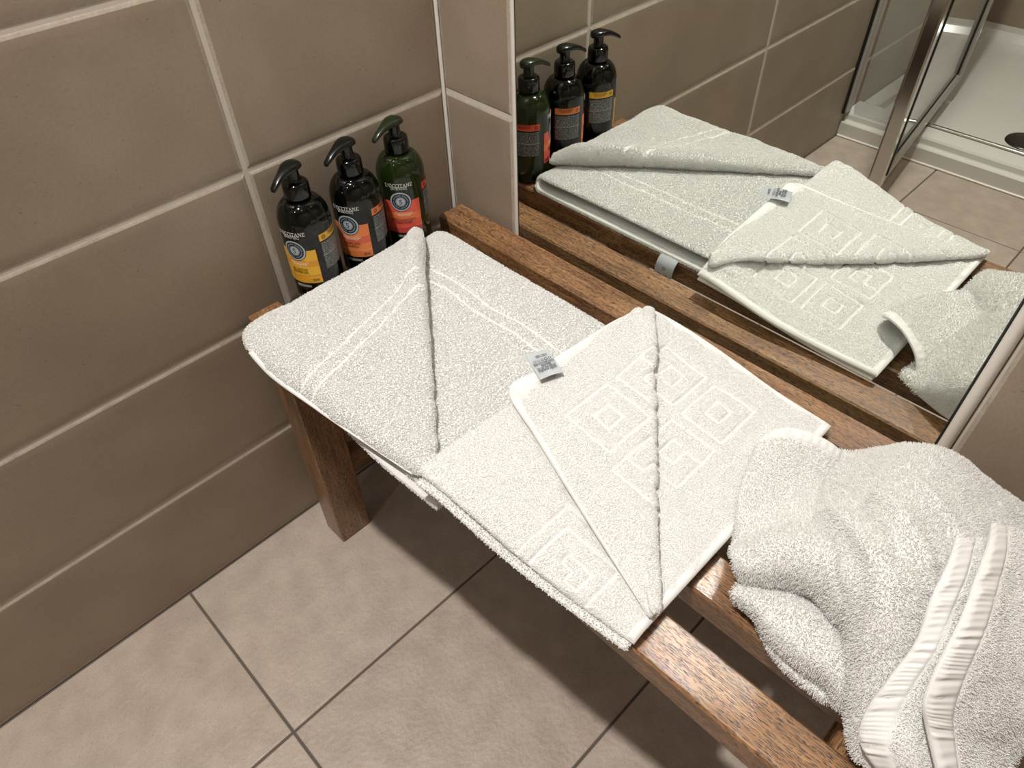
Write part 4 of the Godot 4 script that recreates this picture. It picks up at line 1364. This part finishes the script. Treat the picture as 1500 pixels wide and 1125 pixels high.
const PILE_RIGHT := [
	[Vector3(0.7831, 0.5410, 0.1781), Vector3(0.7990, 0.5300, 0.1528), Vector3(0.8213, 0.5150, 0.1265), Vector3(0.8487, 0.5000, 0.1128)],
	[Vector3(0.7874, 0.5520, 0.2151), Vector3(0.8049, 0.5400, 0.1922), Vector3(0.8297, 0.5200, 0.1638), Vector3(0.8587, 0.5000, 0.1439)],
	[Vector3(0.7909, 0.5480, 0.2458), Vector3(0.8097, 0.5400, 0.2287), Vector3(0.8355, 0.5200, 0.2001), Vector3(0.8698, 0.5000, 0.1786)],
	[Vector3(0.7975, 0.5300, 0.2691), Vector3(0.8161, 0.5300, 0.2576), Vector3(0.8450, 0.5100, 0.2270), Vector3(0.8822, 0.4900, 0.2027)],
	[Vector3(0.7970, 0.5120, 0.2938), Vector3(0.8177, 0.5150, 0.2805), Vector3(0.8500, 0.5000, 0.2535), Vector3(0.8909, 0.4800, 0.2288)],
	[Vector3(0.7973, 0.4900, 0.3133), Vector3(0.8225, 0.5000, 0.2999), Vector3(0.8590, 0.4800, 0.2668), Vector3(0.8935, 0.4600, 0.2362)],
	[Vector3(0.8053, 0.4750, 0.3272), Vector3(0.8300, 0.4900, 0.3188), Vector3(0.8645, 0.4700, 0.2821), Vector3(0.8900, 0.4520, 0.2554)],
	[Vector3(0.8265, 0.4650, 0.3331), Vector3(0.8478, 0.4750, 0.3250), Vector3(0.8716, 0.4600, 0.3015), Vector3(0.8926, 0.4470, 0.2819)],
]
const PILE_EDGE := [
	[Vector3(0.7973, 0.5330, 0.1382), Vector3(0.8161, 0.5220, 0.1204), Vector3(0.8430, 0.5100, 0.1096)],
	[Vector3(0.8017, 0.5500, 0.1760), Vector3(0.8226, 0.5330, 0.1532), Vector3(0.8515, 0.5130, 0.1329)],
	[Vector3(0.8062, 0.5540, 0.2134), Vector3(0.8291, 0.5350, 0.1876), Vector3(0.8600, 0.5130, 0.1599)],
	[Vector3(0.8105, 0.5530, 0.2443), Vector3(0.8353, 0.5350, 0.2179), Vector3(0.8705, 0.5050, 0.1811)],
	[Vector3(0.8129, 0.5460, 0.2677), Vector3(0.8394, 0.5300, 0.2415), Vector3(0.8784, 0.5000, 0.2053)],
	[Vector3(0.8151, 0.5370, 0.2860), Vector3(0.8432, 0.5200, 0.2581), Vector3(0.8854, 0.4900, 0.2263)],
	[Vector3(0.8200, 0.5240, 0.3023), Vector3(0.8484, 0.5070, 0.2748), Vector3(0.8896, 0.4700, 0.2382)],
	[Vector3(0.8308, 0.5110, 0.3095), Vector3(0.8564, 0.4910, 0.2840), Vector3(0.8894, 0.4590, 0.2495)],
	[Vector3(0.8481, 0.4960, 0.3214), Vector3(0.8678, 0.4800, 0.3012), Vector3(0.8880, 0.4530, 0.2765)],
]
const PILE_ROLL := [
	[Vector3(0.6530, 0.4550, 0.2339), Vector3(0.6543, 0.4700, 0.2552), Vector3(0.6596, 0.4820, 0.2695), Vector3(0.6666, 0.4800, 0.2745), Vector3(0.6729, 0.4700, 0.2736), Vector3(0.6768, 0.4630, 0.2688)],
	[Vector3(0.6658, 0.4600, 0.2060), Vector3(0.6664, 0.4780, 0.2314), Vector3(0.6723, 0.4920, 0.2520), Vector3(0.6831, 0.4900, 0.2665), Vector3(0.6911, 0.4760, 0.2676), Vector3(0.6932, 0.4660, 0.2595)],
	[Vector3(0.6853, 0.4700, 0.1862), Vector3(0.6863, 0.4950, 0.2178), Vector3(0.6929, 0.5070, 0.2405), Vector3(0.7025, 0.5000, 0.2557), Vector3(0.7094, 0.4820, 0.2569), Vector3(0.7089, 0.4700, 0.2481)],
	[Vector3(0.7113, 0.4850, 0.1891), Vector3(0.7131, 0.5100, 0.2189), Vector3(0.7196, 0.5180, 0.2411), Vector3(0.7272, 0.5080, 0.2547), Vector3(0.7312, 0.4880, 0.2561), Vector3(0.7287, 0.4740, 0.2438)],
	[Vector3(0.7389, 0.5000, 0.2115), Vector3(0.7406, 0.5150, 0.2307), Vector3(0.7440, 0.5180, 0.2501), Vector3(0.7494, 0.5080, 0.2648), Vector3(0.7528, 0.4850, 0.2647), Vector3(0.7485, 0.4700, 0.2506)],
]
const PILE_LOWER := [
	[Vector3(0.6757, 0.4560, 0.2644), Vector3(0.6753, 0.4620, 0.2765), Vector3(0.6746, 0.4600, 0.2828), Vector3(0.6792, 0.4520, 0.2810), Vector3(0.6837, 0.4490, 0.2744)],
	[Vector3(0.6942, 0.4580, 0.2523), Vector3(0.6954, 0.4700, 0.2700), Vector3(0.6956, 0.4700, 0.2859), Vector3(0.6994, 0.4580, 0.2862), Vector3(0.7051, 0.4530, 0.2788)],
	[Vector3(0.7162, 0.4620, 0.2426), Vector3(0.7186, 0.4760, 0.2678), Vector3(0.7192, 0.4760, 0.2916), Vector3(0.7213, 0.4630, 0.2975), Vector3(0.7268, 0.4560, 0.2891)],
	[Vector3(0.7382, 0.4680, 0.2469), Vector3(0.7430, 0.4820, 0.2723), Vector3(0.7451, 0.4800, 0.2958), Vector3(0.7461, 0.4660, 0.3026), Vector3(0.7519, 0.4570, 0.2938)],
	[Vector3(0.7581, 0.4750, 0.2644), Vector3(0.7633, 0.4820, 0.2829), Vector3(0.7673, 0.4770, 0.2979), Vector3(0.7703, 0.4590, 0.2992), Vector3(0.7741, 0.4460, 0.2955)],
	[Vector3(0.7734, 0.4700, 0.2767), Vector3(0.7801, 0.4720, 0.2932), Vector3(0.7833, 0.4650, 0.3003), Vector3(0.7862, 0.4560, 0.3033), Vector3(0.7893, 0.4460, 0.3021)],
]
const PILE_FRINGE := [
	[Vector3(0.7008, 0.4500, 0.2706), Vector3(0.7021, 0.4520, 0.2819), Vector3(0.7061, 0.4500, 0.2866), Vector3(0.7116, 0.4465, 0.2847)],
	[Vector3(0.7217, 0.4500, 0.2713), Vector3(0.7227, 0.4540, 0.2918), Vector3(0.7281, 0.4510, 0.3004), Vector3(0.7338, 0.4465, 0.2967)],
	[Vector3(0.7462, 0.4500, 0.2757), Vector3(0.7457, 0.4550, 0.2964), Vector3(0.7504, 0.4520, 0.3052), Vector3(0.7570, 0.4465, 0.3015)],
	[Vector3(0.7724, 0.4500, 0.2808), Vector3(0.7726, 0.4540, 0.2963), Vector3(0.7759, 0.4510, 0.3029), Vector3(0.7817, 0.4465, 0.3006)],
]
const PILE_LOBE := [
	[Vector3(0.6120, 0.4640, 0.1350), Vector3(0.6070, 0.4710, 0.1250), Vector3(0.6180, 0.4820, 0.1120), Vector3(0.6400, 0.4820, 0.1000), Vector3(0.6620, 0.4700, 0.0880), Vector3(0.6750, 0.4470, 0.0780)],
	[Vector3(0.6220, 0.4640, 0.1750), Vector3(0.6180, 0.4700, 0.1680), Vector3(0.6320, 0.4740, 0.1550), Vector3(0.6550, 0.4680, 0.1400), Vector3(0.6800, 0.4600, 0.1250), Vector3(0.6900, 0.4500, 0.1150)],
	[Vector3(0.6380, 0.4640, 0.2150), Vector3(0.6340, 0.4680, 0.2080), Vector3(0.6480, 0.4700, 0.1980), Vector3(0.6720, 0.4750, 0.1850), Vector3(0.7000, 0.4800, 0.1650), Vector3(0.7100, 0.4800, 0.1500)],
	[Vector3(0.6550, 0.4470, 0.2450), Vector3(0.6550, 0.4650, 0.2400), Vector3(0.6720, 0.4800, 0.2300), Vector3(0.7000, 0.4900, 0.2150), Vector3(0.7200, 0.4950, 0.1950), Vector3(0.7300, 0.4950, 0.1800)],
]
